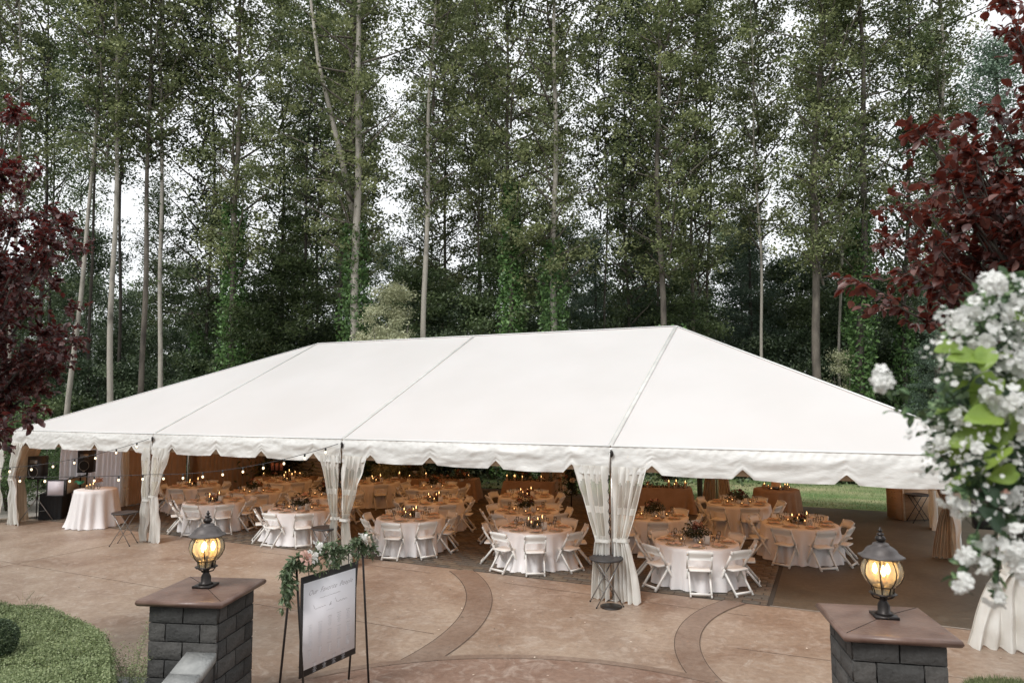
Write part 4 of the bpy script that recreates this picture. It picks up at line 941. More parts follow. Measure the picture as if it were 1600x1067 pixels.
guest_table('T2',470,795,'f','the front table left of the second curtain', off=.1, pal='pcwp')
guest_table('T3',641,808,'c','the front table right of the second curtain', off=.38)
guest_table('T4',837,824,'c','the front table left of the third curtain', off=.02, pal='pcow')
guest_table('T5',1088,846,'f','the front table right of the third curtain', off=.0, pal='ppcr')
guest_table('A',303,759,'c','the far left table against the left end wall', off=.3)
guest_table('B',397,768,'f','the dark flower table beside the left end wall', off=.15, pal='rrpo')
guest_table('C',450,751,'c','the candle table below the drink dispensers', off=.3)
guest_table('D',508,773,'f','the table half behind the second curtain', off=.2, pal='prco')
guest_table('E',588,753,'c','the furthest back table beside the second curtain', off=.1)
guest_table('F',678,783,'c','the second row candle table left of centre', off=.35)
guest_table('G',677,761,'f','the third row flower table left of centre', off=.2, pal='rrpo')
guest_table('I',822,798,'f','the second row flower table near the middle', off=.1, pal='orpr')
guest_table('K0',822,775,'c','the third row candle table near the middle', off=.3)
guest_table('J',1022,806,'f','the second row table beside the third curtain', off=.1, pal='ropr')
guest_table('K',1154,786,'f','the back table with dark red flowers', off=.3, pal='rror')
guest_table('L',1250,817,'c','the candle table furthest to the right', off=.42, pal='rorp')

# long head tables draped in taupe
def head_table(pl, pr_, depth, label, names, seed):
    a = gz(*pl, .76)[:2]; b = gz(*pr_, .76)[:2]; d = (b-a)/np.linalg.norm(b-a); L = np.linalg.norm(b-a); rz = math.atan2(d[1], d[0]); c = (a+b)/2+np.array((-d[1], d[0]))*depth/2; zf = .018
    t = thing('long_table', 'long banquet table under '+names, 'table', (c[0],c[1],zf), rz)
    mb = MB(); mb.box((0,0,.735), (L-.04,depth-.04,.03)); obj('tabletop', mb, woodtan, t)
    for s in (-1,1):
        for q in (-1,1): mb = MB(); mb.tube([(s*(L/2-.3),q*depth*.35,.72),(s*(L/2-.3),q*depth*.35,0)], .014, 6); obj('leg', mb, greymetal, t)
    o = thing('tablecloth', label, 'tablecloth', (c[0],c[1],zf), rz)
    pts = []; n = 0
    per = [(-L/2,-depth/2),(L/2,-depth/2),(L/2,depth/2),(-L/2,depth/2)]; ring = []
    for i in range(4):
        p, q = np.array(per[i]), np.array(per[(i+1)%4]); k = int(np.linalg.norm(q-p)*26)
        for j in range(k): ring.append((p+(q-p)*j/k, j/k, i))
    ring.append(ring[0]); R = len(ring); P = np.zeros((9,R,3)); r = np.random.default_rng(seed)
    for j, (p, f, i) in enumerate(ring):
        nr = np.array(((0,-1),(1,0),(0,1),(-1,0))[i]); cor = max(0, 1-min(f, 1-f)*np.linalg.norm(np.array(per[i])-per[(i+1)%4])/.28)
        if f < 1e-6: nr = nr+np.array(((0,-1),(1,0),(0,1),(-1,0))[i-1])
        for k in range(9):
            t_ = k/8; w_ = (.014*math.sin(j*.55+math.sin(j*.13)*3)+.10*cor*math.cos(j*.9))*t_
            P[k,j] = (p[0]+nr[0]*(.012+.05*t_+w_), p[1]+nr[1]*(.012+.05*t_+w_), .762-.74*t_)
    mb = MB(); mb.grid(P); obj('skirt', mb, taupe, o, True); mb = MB(); mb.box((0,0,.757), (L+.03,depth+.03,.012)); obj('top_cloth', mb, taupe, o)
    g = thing('table_garland', 'dark leafy flower garland lying on '+names, 'garland', (c[0],c[1],zf+.765), rz)
    k = int(L*190); q = np.stack([r.uniform(-L*.46,L*.46,k), r.normal(size=k)*.09-.1, np.abs(r.normal(size=k))*.06],1); q[:,2] *= .5+1.4*vnoise(q, 2, 2.2); V, F = leaf_quads(q, .07, .5); obj('foliage', MB().add(V,F), leaf_cp, g, rnd=True)
    for k in range(int(L*4)):
        ro = link('rose', ROSE['rpoc'[r.integers(4)]], g, (r.uniform(-L*.45,L*.45), r.normal()*.08-.12, .05+r.random()*.08)); sc = r.uniform(.9,1.5); ro.scale = (sc,sc,sc)
    for k in range(int(L*3)):
        q = rotz(rz)@np.array((r.uniform(-L*.46,L*.46), -.2-.08*r.random(), 0)); candle(c[0]+q[0], c[1]+q[1], zf+.768, r.uniform(.8,2.), 'lit candle among leaves on '+names, 'candles on '+names)
    return c, rz
c1, z1_ = head_table((612,749),(741,751), .8, 'taupe cloth on the long table left of centre at the back', 'the long back table left of centre', 1)
c2, z2_ = head_table((787,753),(866,754.5), .8, 'taupe cloth on the shorter long table near the middle back', 'the long back table near the middle', 2)
c3, z3_ = head_table((955,763),(1081,765.5), .8, 'taupe cloth on the long table right of the third curtain', 'the long back table right of the third curtain', 3)
c4, z4_ = head_table((398,746.5),(484,747.5), .8, 'taupe cloth on the drinks table at the back left', 'the drinks table at the back left', 4)
# tall flower stands behind the head tables
for px, py, Y, lab in ((640,728,0,'tall floral arrangement at the left end of the left head table'),(713,741,0,'red floral arrangement on the right of the left head table'),(812,738,0,'dark red arrangement on the left of the middle head table'),(1038,742,0,'apricot arrangement on the right head table')):
    p = gz(px, py+12, .8); bouquet(p[0], p[1]+.35, .79, True, 'rrop', lab, None, 1.1)
p = gz(893,800,0); o = thing('flower_pillar', 'tall dark pillar of greenery and blush flowers left of the third curtain', 'flowers', (p[0],p[1],0))
mb = MB(); mb.tube([(0,0,0),(0,0,1.9)], .02, 6); obj('stand', mb, darkmetal, o)
n = 2600; q = rng.normal(size=(n,3))*np.array((.16,.16,0)); q[:,2] = .55+rng.random(n)*1.6; q[:,:2] *= (.6+.8*vnoise(q,3,2.)[:,None]); V, F = leaf_quads(q,.09,.5); obj('foliage', MB().add(V,F), leaf_cp, o, rnd=True)
for k in range(16): ro = link('rose', ROSE['pcow'[k % 4]], o, (rng.normal()*.15, -.15-rng.random()*.1, .6+rng.random()*1.5)); ro.rotation_euler = (1.3,0,rng.random()*.6); ro.scale = (1.5,)*3
# cake table
p = gz(1213,764,.77); x, y = p[0], p[1]
t = thing('round_table', 'round cake table by the lawn edge', 'table', (x,y,.018)); mb = MB(); mb.lathe([(.001,.72),(.63,.72),(.64,.735),(.63,.75),(.001,.75)], 24); obj('tabletop', mb, woodtan, t); mb = MB(); mb.lathe([(.3,0),(.3,.03),(.04,.05),(.04,.72)],12); obj('pedestal', mb, greymetal, t)
tag(link('tablecloth', cloth_mesh(.66,.762,8,15,taupe), None, (x,y,.014)), 'taupe cloth on the cake table by the lawn', 'tablecloth')
o = thing('wedding_cake', 'pale single cake on a dark board on the cake table', 'cake', (x,y,.78)); mb = MB(); mb.lathe([(.24,0),(.24,.015)],20); obj('board', mb, blackpl, o); mb = MB(); mb.lathe([(.001,.015),(.05,.02),(.04,.08),(.17,.085),(.17,.09)],20); obj('stand', mb, chinam, o); mb = MB(); mb.lathe([(.14,.092),(.145,.1),(.145,.22),(.135,.232)],24); obj('tier', mb, cakem, o, True)
for k in range(9): a = k*.7+.2; candle(x+.38*math.cos(a), y+.38*math.sin(a), .782, .5+.9*(k % 3)/2, 'lit candle around the cake on the cake table', 'candles on the cake table')
# high cocktail table at the left
p = gz(150,763,1.06); x, y = p[0], p[1]
t = thing('cocktail_table', 'high cocktail table at the far left under a white cloth', 'table', (x,y,0)); mb = MB(); mb.lathe([(.001,1.0),(.5,1.0),(.51,1.02),(.5,1.03),(.001,1.03)],24); obj('tabletop', mb, woodtan, t); mb = MB(); mb.lathe([(.28,0),(.28,.03),(.035,.05),(.035,1.)],12); obj('pedestal', mb, greymetal, t)
tag(link('tablecloth', cloth_mesh(.535,1.05,7,15,None,.16), None, (x,y,.0)), 'white pleated cloth on the high cocktail table at the far left', 'tablecloth')
o = thing('dried_bouquet', 'small vase of dried flowers on the high cocktail table', 'flowers', (x+.12,y,1.052)); mb = MB(); mb.lathe([(.03,0),(.045,.05),(.02,.13),(.03,.15)],10); obj('vase', mb, glassm, o, True); f = link('foliage', FOLS[0], o, (0,0,.2)); f.scale = (.55,.55,1); f.data = f.data.copy(); f.data.materials[0] = petalo
for k in range(6): ro = link('rose', ROSE['oc'[k%2]], o, (rng.normal()*.06, rng.normal()*.06, .24+rng.random()*.08)); ro.scale = (.8,)*3
for k, lab in enumerate(('left','middle','right')): candle(x-.2+.14*k, y-.14, 1.052, .8+.3*k, lab+' lit candle on the high cocktail table', 'candles on the cocktail table')
# drink dispensers, glasses
cc = c4; 
for k in range(3):
    p = gz(408+10*k, 745, .79); o = thing('drink_dispenser', ('leftmost','middle','rightmost')[k]+' of the three black drink dispensers on the drinks table', 'dispenser', (p[0],cc[1],.79), z4_)
    mb = MB(); mb.lathe([(.07,0),(.08,.02),(.06,.16),(.09,.2)],12); obj('stand', mb, blackpl, o); mb = MB(); mb.lathe([(.085,.2),(.085,.48)],14); obj('jar', mb, pinkm, o, True); mb = MB(); mb.lathe([(.095,.48),(.095,.52),(.04,.56)],14); obj('lid', mb, blackpl, o)
    for s in (-1,1): mb = MB(); mb.bar((s*.09,-.03,.2),(s*.09,-.03,.5),.03,.09); obj('side_frame', mb, blackpl, o)
for k in range(14): q = rotz(z4_)@np.array((-.05+.09*k,-.15+.08*(k%2),0)); tag(link('wine_glass', GOB, None, (cc[0]+q[0],cc[1]+q[1],.785)), 'stemmed glass in the row on the drinks table', 'glass', 'glasses on the drinks table')

# ------------------------------------------------------------------ folding stools (tray topped)
def stool(px, py, label, m=trayb, h=.80, rz=0., r=.30):
    p = gz(px, py, 0); o = thing('tray_stool', label, 'stool', (p[0],p[1],.003), rz)
    mb = MB(); mb.lathe([(.001,h-.035),(r-.03,h-.035),(r,h-.025),(r,h),(r-.025,h+.004),(r-.04,h-.004),(.001,h-.004)], 28); obj('tray_top', mb, m, o, True)
    for s in (-1,1):
        for q in (-1,1):
            mb = MB(); mb.tube([(s*.20,q*.16,h-.04),(-s*.24,q*.2,.01)], .010, 6); l = obj('leg', mb, greymetal if m is trayb else blackpl, o, True); mb = MB(); mb.lathe([(.014,0),(.014,.025)],6,(-s*.24,q*.2,0)); obj('rubber_foot', mb, blackpl, l)
    mb = MB()
    for s in (-1,1): mb.tube([(s*.20,-.16,h-.05),(s*.20,.16,h-.05)], .009, 6); mb.tube([(s*.105,-.18,.25),(s*.105,.18,.25)], .006, 5)
    mb.tube([(0,-.18,.42),(0,.18,.42)], .007, 5); obj('cross_rod', mb, greymetal, o, True)
stool(193,851,'round topped folding stool left of the first tent leg curtain', rz=.5)
stool(507,882,'round topped folding stool before the second tent leg curtain', rz=.2)
stool(948,944,'round topped folding stool before the third tent leg curtain', rz=.6)
stool(1436,816,'tall black round topped stool beside the tan wooden bar', blackpl, .80, .3, .32)
# base weights
p = gz(955,948,0); o = thing('round_weight', 'round dark base plate lying under the stool by the third curtain', 'weight', (p[0],p[1],.004)); mb = MB(); mb.lathe([(.001,0),(.19,0),(.19,.012),(.03,.02)],20); obj('disc', mb, darkmetal, o)
# bar
a = gz(1383,810,0); b = gz(1411,814,0); c = gz(1455,812,0); d_ = (c-b)[:2]; L = np.linalg.norm(d_); d_ /= L; nr = np.array((-d_[1], d_[0])); rz = math.atan2(d_[1], d_[0]); dep = .62
o = thing('wooden_bar', 'tan wooden bar cabinet at the back right of the tent', 'bar', (b[0]+d_[0]*.8+nr[0]*dep/2, b[1]+d_[1]*.8+nr[1]*dep/2, .004), rz)
mb = MB(); mb.box((0,0,.55), (1.6,dep,1.06)); obj('cabinet', mb, woodtan, o); mb = MB(); mb.box((0,0,1.10), (1.72,dep+.12,.05)); obj('counter_top', mb, woodtan, o)
for x_ in (-.77,.77): mb = MB(); mb.box((x_,-dep/2-.01,.55), (.07,.03,1.06)); obj('corner_trim', mb, woodtan, o)
for k in range(4): mb = MB(); mb.lathe([(.018,0),(.001,.02)],8); obj('knob', mb, darkmetal, o, loc=(-.815, -.06+.12*(k%2), .78-.16*(k//2)))
mb = MB(); mb.box((-.805,0,.55), (.02,dep-.1,.95)); obj('side_panel', mb, woodtan, o)
p = gz(1463,800,0); o = thing('black_case', 'black case standing outside the right end of the tent', 'case', (25.6,10.6,0)); mb = MB(); mb.box((0,0,.45),(.5,.4,.9)); obj('body', mb, blackpl, o); mb = MB(); mb.box((0,-.21,.7),(.16,.02,.04)); obj('handle', mb, greymetal, o)

# ------------------------------------------------------------------ DJ corner
def speaker(x, y, z, rz, label):
    o = thing('loudspeaker', label, 'loudspeaker', (x,y,z), rz); mb = MB(); w_, d__, h = .42,.36,.68
    V = [(-w_/2,-d__/2,0),(w_/2,-d__/2,0),(w_/2*.75,d__/2,0),(-w_/2*.75,d__/2,0)]; V += [(a_,b_,h) for a_,b_,_ in V]; mb.add(V, [(0,3,2,1),(4,5,6,7),(0,1,5,4),(1,2,6,5),(2,3,7,6),(3,0,4,7)]); obj('cabinet', mb, blackpl, o)
    mb = MB(); t = np.linspace(0,2*PI,25); mb.tube([(.155*math.cos(a),-d__/2-.004,.22+.155*math.sin(a)) for a in t], .01, 5); obj('woofer_ring', mb, greymetal, o)
    mb = MB(); mb.lathe([(.001,-.03),(.14,0)],18); V = mb.V[0]; mb.V[0] = np.stack([V[:,0],-d__/2-.006-V[:,2]*-.0,V[:,1]+.22],1); mb.F = mb.F[:1]; obj('woofer_cone', mb, darkmetal, o)
    mb = MB(); mb.box((0,-d__/2-.006,.52),(.26,.01,.12)); obj('horn', mb, greymetal, o); mb = MB(); mb.box((0,-d__/2-.008,.045),(.07,.006,.02)); obj('badge', mb, alum, o); return o
def tripod(x, y, h, label):
    o = thing('speaker_stand', label, 'stand', (x,y,0), .5); mb = MB(); mb.tube([(0,0,.25),(0,0,h)], .018, 8); obj('pole', mb, blackpl, o, True); mb = MB(); mb.lathe([(.035,.62),(.035,.72)],8); mb.lathe([(.03,h-.12),(.03,h-.02)],8); obj('collar', mb, darkmetal, o)
    for k in range(3):
        a = k*2*PI/3; mb = MB(); mb.tube([(0,0,.68),(.5*math.cos(a),.5*math.sin(a),.0+.012)], .012, 6); l = obj('leg', mb, greymetal, o); mb = MB(); mb.bar((0,0,.28),(.28*math.cos(a),.28*math.sin(a),.31),.01,.01); obj('brace', mb, greymetal, l)
p = gz(56,814,0); tripod(p[0],p[1],1.25,'tripod stand under the left loudspeaker'); speaker(p[0],p[1],1.25,-.1+.35,'black loudspeaker on a tripod at the far left')
p = gz(133,804,0); tripod(p[0],p[1],1.33,'tripod stand under the right loudspeaker'); speaker(p[0],p[1],1.33,.45,'black loudspeaker before the white backdrop drape')
a = gz(60,813,0)[:2]; b = gz(96,812,0)[:2]; e_ = gz(122,797,0)[:2]
o = thing('dj_table', 'table fully draped in black cloth at the far left', 'table', (0,0,0)); quadp = [a, b, e_, a+(e_-b)]
r = 0; ring = []
for i in range(4):
    p_, q_ = quadp[i], quadp[(i+1)%4]; k = int(np.linalg.norm(q_-p_)*30)
    for j in range(k): ring.append(p_+(q_-p_)*j/k)
ring.append(ring[0]); cen = np.mean(quadp, 0); P = np.zeros((5,len(ring),3))
for k in range(5):
    for j, q_ in enumerate(ring): v = (q_-cen)/np.linalg.norm(q_-cen); P[k,j,:2] = q_+v*.022*math.sin(j*1.9)*(.3+.7*k/4); P[k,j,2] = .78-.76*k/4
mb = MB(); mb.grid(P); obj('skirt', mb, blackcloth, o); mb = MB(); mb.add([(*q_,.782) for q_ in quadp],[(0,1,2,3)]); obj('top', mb, blackcloth, o)
o = thing('dj_facade', 'folding row of black framed pale panels on the black table', 'panel screen', (0,0,.785))
pp = [gz(73,775,.79)[:2], gz(100,775,.79)[:2], gz(103,773,.79)[:2], gz(124,765,.79)[:2], gz(125,764.5,.79)[:2], gz(141,759,.79)[:2]]
for k in range(3):
    q0, q1 = pp[2*k], pp[2*k+1]; h = .47-.03*k; mb = MB()
    for z_ in (.015, h): mb.bar((*q0,z_),(*q1,z_),.03,.03)
    mb.bar((*q0,0),(*q0,h+.015),.03,.03); mb.bar((*q1,0),(*q1,h+.015),.03,.03); f = obj('panel_frame', mb, blackpl, o)
    mb = MB(); mb.bar((*q0,h/2+.008),(*q1,h/2+.008),.008,h-.03); obj('panel_fabric', mb, greyscreen if k == 0 else tanscreen, f)
p = gz(124,753,1.24); o = thing('green_cloth', 'small crumpled green cloth hung on the panel screen', 'cloth', (p[0],p[1],1.22)); mb = MB(); P = np.zeros((8,6,3))
for i in range(8):
    for j in range(6): P[i,j] = (-.18+i*.05, .05*math.sin(i*1.4+j), .06-.03*abs(j-2.5)+.03*math.sin(i*1.1))
mb.grid(P); obj('fabric', mb, greenc, o, True)

# ------------------------------------------------------------------ string lights
def strand(pts, sag, n, label, every):
    o = thing('string_lights', label, 'string lights'); P = []
    for (a, b), sg in zip(zip(pts[:-1], pts[1:]), sag):
        a = np.array(a); b = np.array(b)
        for t in np.linspace(0,1,26)[:-1]: q = a*(1-t)+b*t; q[2] -= sg*4*t*(1-t); P.append(q)
    P.append(np.array(pts[-1])); P = np.array(P); mb = MB(); mb.tube(P, .007, 5); obj('cable', mb, blackpl, o, True)
    s = np.concatenate([[0], np.cumsum(np.linalg.norm(np.diff(P,axis=0),axis=1))]); t = every*.6
    m1 = MB(); m1.lathe([(.016,-.07),(.02,-.05),(.02,-.01),(.008,0)],8); m1 = m1.mesh('socket', blackpl); m2 = MB(); m2.lathe([(.001,-.128),(.015,-.124),(.024,-.105),(.021,-.083),(.013,-.068)],10); m2 = m2.mesh('bulb', bulbm, True)
    while t < s[-1]:
        q = [np.interp(t, s, P[:,i]) for i in range(3)]; k = link('socket', m1, o, q); link('bulb', m2, k); t += every
top2 = (2*B-.02,-.12,EV-.1); top1 = (B-.02,-.12,EV-.12)
strand([top2, gd(236,741,15.8), gd(-60,742,15.2)], [.18,.05], 0, 'string of small bulbs from the second tent leg to the left, lower strand', .52)
strand([top1, gd(-60,732,17.0)], [.22], 0, 'string of small bulbs from the first tent leg to the left, upper strand', .52)

# ------------------------------------------------------------------ seating chart on a black stand
pL, pR = gd(467,976,7.83), gd(554,960,8.6); dv = (pR-pL)[:2]; W = np.linalg.norm(dv); dv /= W; rz = math.atan2(dv[1], dv[0]); mid = (pL+pR)/2
o = thing('sign_stand', 'black metal stand holding the seating chart, hung with greenery', 'stand', (mid[0],mid[1],.013), rz)
hh = 1.74; hw = W/2+.09
for s in (-1,1):
    for q in (-1,1): mb = MB(); mb.tube([(s*(hw),q*.03,hh),(s*(hw+.03*q),q*.2,0)], .0135, 8); obj('leg', mb, darkmetal, o, True)
mb = MB(); mb.tube([(-hw,0,hh-.02),(hw,0,hh-.02)], .010, 8); obj('top_bar', mb, darkmetal, o, True)
for s in (-1,1): mb = MB(); mb.tube([(s*W*.36,0,hh-.02),(s*W*.36,-.01,1.52)], .006, 6); obj('hanger', mb, darkmetal, o)
Hb = 1.13; zb = .40
ch = thing('seating_chart', 'white printed seating chart on a dark board hanging from the black stand', 'sign', (mid[0],mid[1],.013), rz)
mb = MB(); mb.box((0,-.02,zb+Hb/2), (W,.012,Hb)); obj('backing_board', mb, boardm, ch)
ph = Hb-.15; pw = W-.06; pc = zb+.075+ph/2; mb = MB(); mb.box((.005,-.0285,pc), (pw,.003,ph)); pap = obj('paper', mb, paper, ch)
def text(s_, x, z, size, m, name='lettering', shear=.35, off=.0):
    cu = bpy.data.curves.new(name, 'FONT'); cu.body = s_; cu.size = size; cu.align_x = 'CENTER'; cu.shear = shear; cu.extrude = .0004; cu.offset = off; cu.resolution_u = 2
    ob = bpy.data.objects.new(name, cu); COL.objects.link(ob); bpy.context.view_layer.update()
    me = bpy.data.meshes.new_from_object(ob); bpy.data.objects.remove(ob); me.name = name; me.materials.clear(); me.materials.append(m)
    q = link(name, me, ch, (x,-.0308,z)); q.rotation_euler = (PI/2,0,0); return q
zt_ = pc+ph/2
text('Our  Favorite  People', .01, zt_-.155, .082, inkm, shear=.5, off=-.0012)
def squig(x0, x1, z, amp, name='lettering', m=inkm, n=24, r=.0016, cap=0.):
    t = np.linspace(0,1,n*4); X = x0+(x1-x0)*t; Zz = z+amp*np.abs(np.sin(t*n*1.7))*(.6+.4*np.sin(t*31))+cap*np.exp(-(t/.08)**2); mb = MB(); mb.tube(np.stack([X, 0*X-.0312, Zz],1), r, 4); return obj(name, mb, m, ch)
squig(-.17,.17, zt_-.225, .008, n=30, m=inkm, r=.0014)
squig(-.27,-.07, zt_-.335, .014, n=7, cap=.055); text('&', .0, zt_-.345, .06, inkm, shear=.5, off=-.001); squig(.08,.29, zt_-.335, .016, n=7, cap=.055)
squig(-.06,.07, zt_-.395, .006, n=12, m=inkl, r=.0012)
for row in range(4):
    ks = 5 if row < 3 else 4
    for k in range(ks):
        x = (k-(ks-1)/2)*.155; z = zt_-.47-row*.155-(.03 if row == 0 and k in (0,1) else 0)
        squig(x-.035, x+.03, z, .006, 'table_heading', inkm, 9, .0011)
        mb = MB()
        for q in range(8): wd = .03+.012*math.sin(q*2.3+k+row); mb.box((x,-.0306,z-.018-q*.0125), (wd*1.6,.0006,.0032))
        obj('name_list', mb, inkl, ch)
# garland with roses on the stand
g = thing('greenery_garland', 'leafy eucalyptus garland with blush and white roses on the sign stand', 'garland', (mid[0],mid[1],.013), rz)
def shaped_leaf(L, Wd, bend=.15):
    P = np.zeros((5,3,3))
    for i, t in enumerate(np.linspace(0,1,5)):
        w_ = Wd*math.sin(PI*(t*.92+.04))**.8*.5
        for j, s in enumerate((-1,0,1)): P[i,j] = (L*t, s*w_, -bend*L*t*t+(abs(s))*w_*.35)
    return P
def scatter_leaves(anchors, dirs, L, Wd, seed=1, bend=.2):
    r = np.random.default_rng(seed); mb = MB(); base = shaped_leaf(1, Wd/L, bend).reshape(-1,3); i, j = np.meshgrid(np.arange(4), np.arange(2), indexing='ij'); i = i.ravel(); j = j.ravel(); F0 = np.stack([i*3+j,(i+1)*3+j,(i+1)*3+j+1,i*3+j+1],1)
    n = len(anchors); D = np.asarray(dirs, float); D /= np.linalg.norm(D,axis=1)[:,None]; up = r.normal(size=(n,3))*.5+np.array((0,0,1)); B_ = np.cross(up, D); B_ /= np.linalg.norm(B_,axis=1)[:,None]; N_ = np.cross(D, B_); sc = (L*(1+.3*r.uniform(-1,1,n)))[:,None,None]
    V = np.asarray(anchors)[:,None,:]+sc*(base[None,:,0:1]*D[:,None]+base[None,:,1:2]*B_[:,None]+base[None,:,2:3]*N_[:,None])
    mb.add(V.reshape(-1,3), (np.arange(n)[:,None,None]*15+F0[None]).reshape(-1,4)); return mb
def spray(o, path, nleaf, L, Wd, m, seed, spread=.5, name='spray', sm=None, r0=.003):
    r = np.random.default_rng(seed); P = np.array(path, float); t = r.random(nleaf)*(len(P)-1); i = np.minimum(t.astype(int), len(P)-2); f = (t-i)[:,None]; A = P[i]*(1-f)+P[i+1]*f; T = P[i+1]-P[i]; T /= np.linalg.norm(T,axis=1)[:,None]+1e-9
    D = T*.6+r.normal(size=(nleaf,3))*spread; q = scatter_leaves(A, D, L, Wd, seed).mesh(name, m, False, rnd=True); q = link(name, q, o)
    mb = MB(); mb.tube(P, np.linspace(r0,r0*.4,len(P)), 4, cap=False); s_ = obj('stem', mb, sm or barkmid, q); return q
TZ = hh-.0
for k in range(24):
    x = -hw-.05+k*(2*hw+.12)/23; dz = random.uniform(-.16,.14) if k > 4 else random.uniform(-.05,.1)
    spray(g, [(x,0,TZ-.02),(x+random.uniform(-.1,.1),-.05,TZ+dz*.5),(x+random.uniform(-.16,.16),-.09,TZ+dz),(x+random.uniform(-.2,.2),-.1,TZ-.06+dz)], 46, .062, .024, leaf_gar, 500+k, .75)
for k in range(7): x0 = -hw-.03; spray(g, [(x0,0,TZ),(x0-.08-.04*k*.5,-.06,TZ-.1),(x0-.05-.06*(k%3),-.08,TZ-.25),(x0-.12-.03*(k%4)+.1*(k%2),-.06,TZ-.38-.05*(k%3))], 30, .085, .036, leaf_gar, 520+k, .5)
for k in range(6): x0 = hw; spray(g, [(x0-.1,0,TZ),(x0+.06+.05*(k%3),-.04,TZ+.1*(k%2)),(x0+.14+.05*(k%4),-.05,TZ-.08-.03*k)], 40, .06, .024, leaf_gar, 540+k, .7)
for i, (x, z, c_) in enumerate(((-hw+.03,.02,'p'),(-hw+.12,.015,'w'),(-hw+.19,.11,'w'),(hw-.13,.07,'w'),(hw-.07,.03,'c'))):
    q = link('rose', ROSE[c_], g, (x,-.16,TZ+z+.02)); q.rotation_euler = (1.0,0,i*.4); q.scale = (1.75,)*3

# ------------------------------------------------------------------ purple-leaved trees in the foreground
def maple_leaf(L):
    ang = [0,.32,.55,.85,1.25,1.7,2.3,PI]; rad = [1,.62,.8,.45,.62,.38,.3,.12]
    pts = [(rad[i]*math.cos(ang[i]), rad[i]*math.sin(ang[i])) for i in range(8)]+[(rad[i]*math.cos(ang[i]), -rad[i]*math.sin(ang[i])) for i in range(6,0,-1)]
    V = [(.12,0,0)]+[(x, y, abs(y)*.3-.15*x*x) for x, y in pts]; n = len(pts); F = [(0,1+i,1+(i+1)%n) for i in range(n)]
    return np.array(V)*L, np.array(F)
def heart_leaf(L):
    V = shaped_leaf(1,.74,.22).reshape(-1,3); i, j = np.meshgrid(np.arange(4), np.arange(2), indexing='ij'); i = i.ravel(); j = j.ravel()
    return V*L, np.stack([i*3+j,(i+1)*3+j,(i+1)*3+j+1,i*3+j+1],1)
def leafy(o, name, anchors, dirs, L, m, seed, simple=True):
    r = np.random.default_rng(seed); V0, F0 = maple_leaf(1.) if not simple else heart_leaf(1.)
    n = len(anchors); D = np.asarray(dirs, float); D /= np.linalg.norm(D,axis=1)[:,None]; up = r.normal(size=(n,3))*.45+np.array((0,0,1)); B_ = np.cross(up, D); B_ /= np.linalg.norm(B_,axis=1)[:,None]; N_ = np.cross(D,B_); sc = (L*(1+.35*r.uniform(-1,1,n)))[:,None,None]
    V = np.asarray(anchors)[:,None,:]+sc*(V0[None,:,0:1]*D[:,None]+V0[None,:,1:2]*B_[:,None]+V0[None,:,2:3]*N_[:,None])
    mb = MB(); mb.add(V.reshape(-1,3), (np.arange(n)[:,None,None]*len(V0)+F0[None]).reshape(-1,F0.shape[1])); me = mb.mesh(name, m)
    at = me.attributes.new('rnd','FLOAT','FACE'); at.data.foreach_set('value', np.repeat(r.random(n), len(F0)).astype(np.float32)); return link(name, me, o)
def plum_tree(base, ztrunk, targets, per, L, m, label, seed, r0=.08, sub=5, subL=.35, stepn=9, sag=0.):
    r = np.random.default_rng(seed); o = thing('purple_leaf_tree', label, 'tree', (base[0],base[1],0)); b0 = np.array((base[0],base[1],0.))
    mb = MB(); mb.tube([(0,0,-.1),(.02,.01,ztrunk*.5),(0,0,ztrunk)], [r0*1.2,r0,r0*.8], 10); obj('trunk', mb, barkdark, o, True)
    br = MB(); A = []; D = []
    for tg in targets:
        tg = np.array(tg)-b0; s0 = np.array((0,0,ztrunk*r.uniform(.75,1))); P = []
        for t in np.linspace(0,1,stepn): q = s0*(1-t)+tg*t; q[2] += sag*math.sin(PI*t); P.append(q+r.normal(size=3)*.03*(0 < t < 1))
        P = np.array(P); br.tube(P, np.linspace(r0*.35,.004,stepn), 5, cap=False)
        for i in range(max(1,stepn//4), stepn):
            for _ in range(sub):
                d = r.normal(size=3); d += (P[i]-P[i-1])/np.linalg.norm(P[i]-P[i-1])*.9; d /= np.linalg.norm(d); ln = subL*r.uniform(.5,1.2); e = P[i]+d*ln; e[2] -= .03
                br.tube([P[i], P[i]+d*ln*.5+(0,0,.01), e], [.005,.0035,.002], 3, cap=False)
                k = per; t = r.random(k)[:,None]; A.append(P[i]*(1-t)+e*t+r.normal(size=(k,3))*.01); D.append(d*.8+r.normal(size=(k,3))*.6+np.array((0,0,-.25)))
    A = np.concatenate(A); D = np.concatenate(D); stuffy = leafy(o, 'foliage', A, D, L, m, seed); obj('limb', br, barkdark, o); return o, len(A)
tl = []
rr_ = np.random.default_rng(5)
for k in range(120):
    # crown seen from 130 to 690 px, widest at 430
    py = rr_.uniform(150,700); wmax = np.interp(py, [110,200,280,330,430,560,640,700], [15,45,95,120,145,125,85,25]); px = rr_.uniform(-130, wmax-12)
    if py < 300 and rr_.random() < .4: continue
    tl.append(gd(px, py, rr_.uniform(7.2,9.6)))
_, nl = plum_tree(gz(-170,1000,0)*0+gd(-150,600,8.6), 2.2, tl, 14, .060, leaf_plum, 'dense purple leaved tree filling the left edge of the picture', 31, .1, 6, .26, 8, .25)
tips = [(1355,445),(1385,380),(1410,330),(1440,215),(1470,190),(1465,400),(1500,330),(1525,250),(1480,290),(1530,420),(1560,380),(1560,180),(1590,60),(1600,100),(1575,5),(1600,260),(1600,330),(1530,470),(1440,420),(1620,420),(1500,380),(1545,300),(1640,200),(1620,30),(1590,400),(1490,440),(1455,340),(1520,200)]
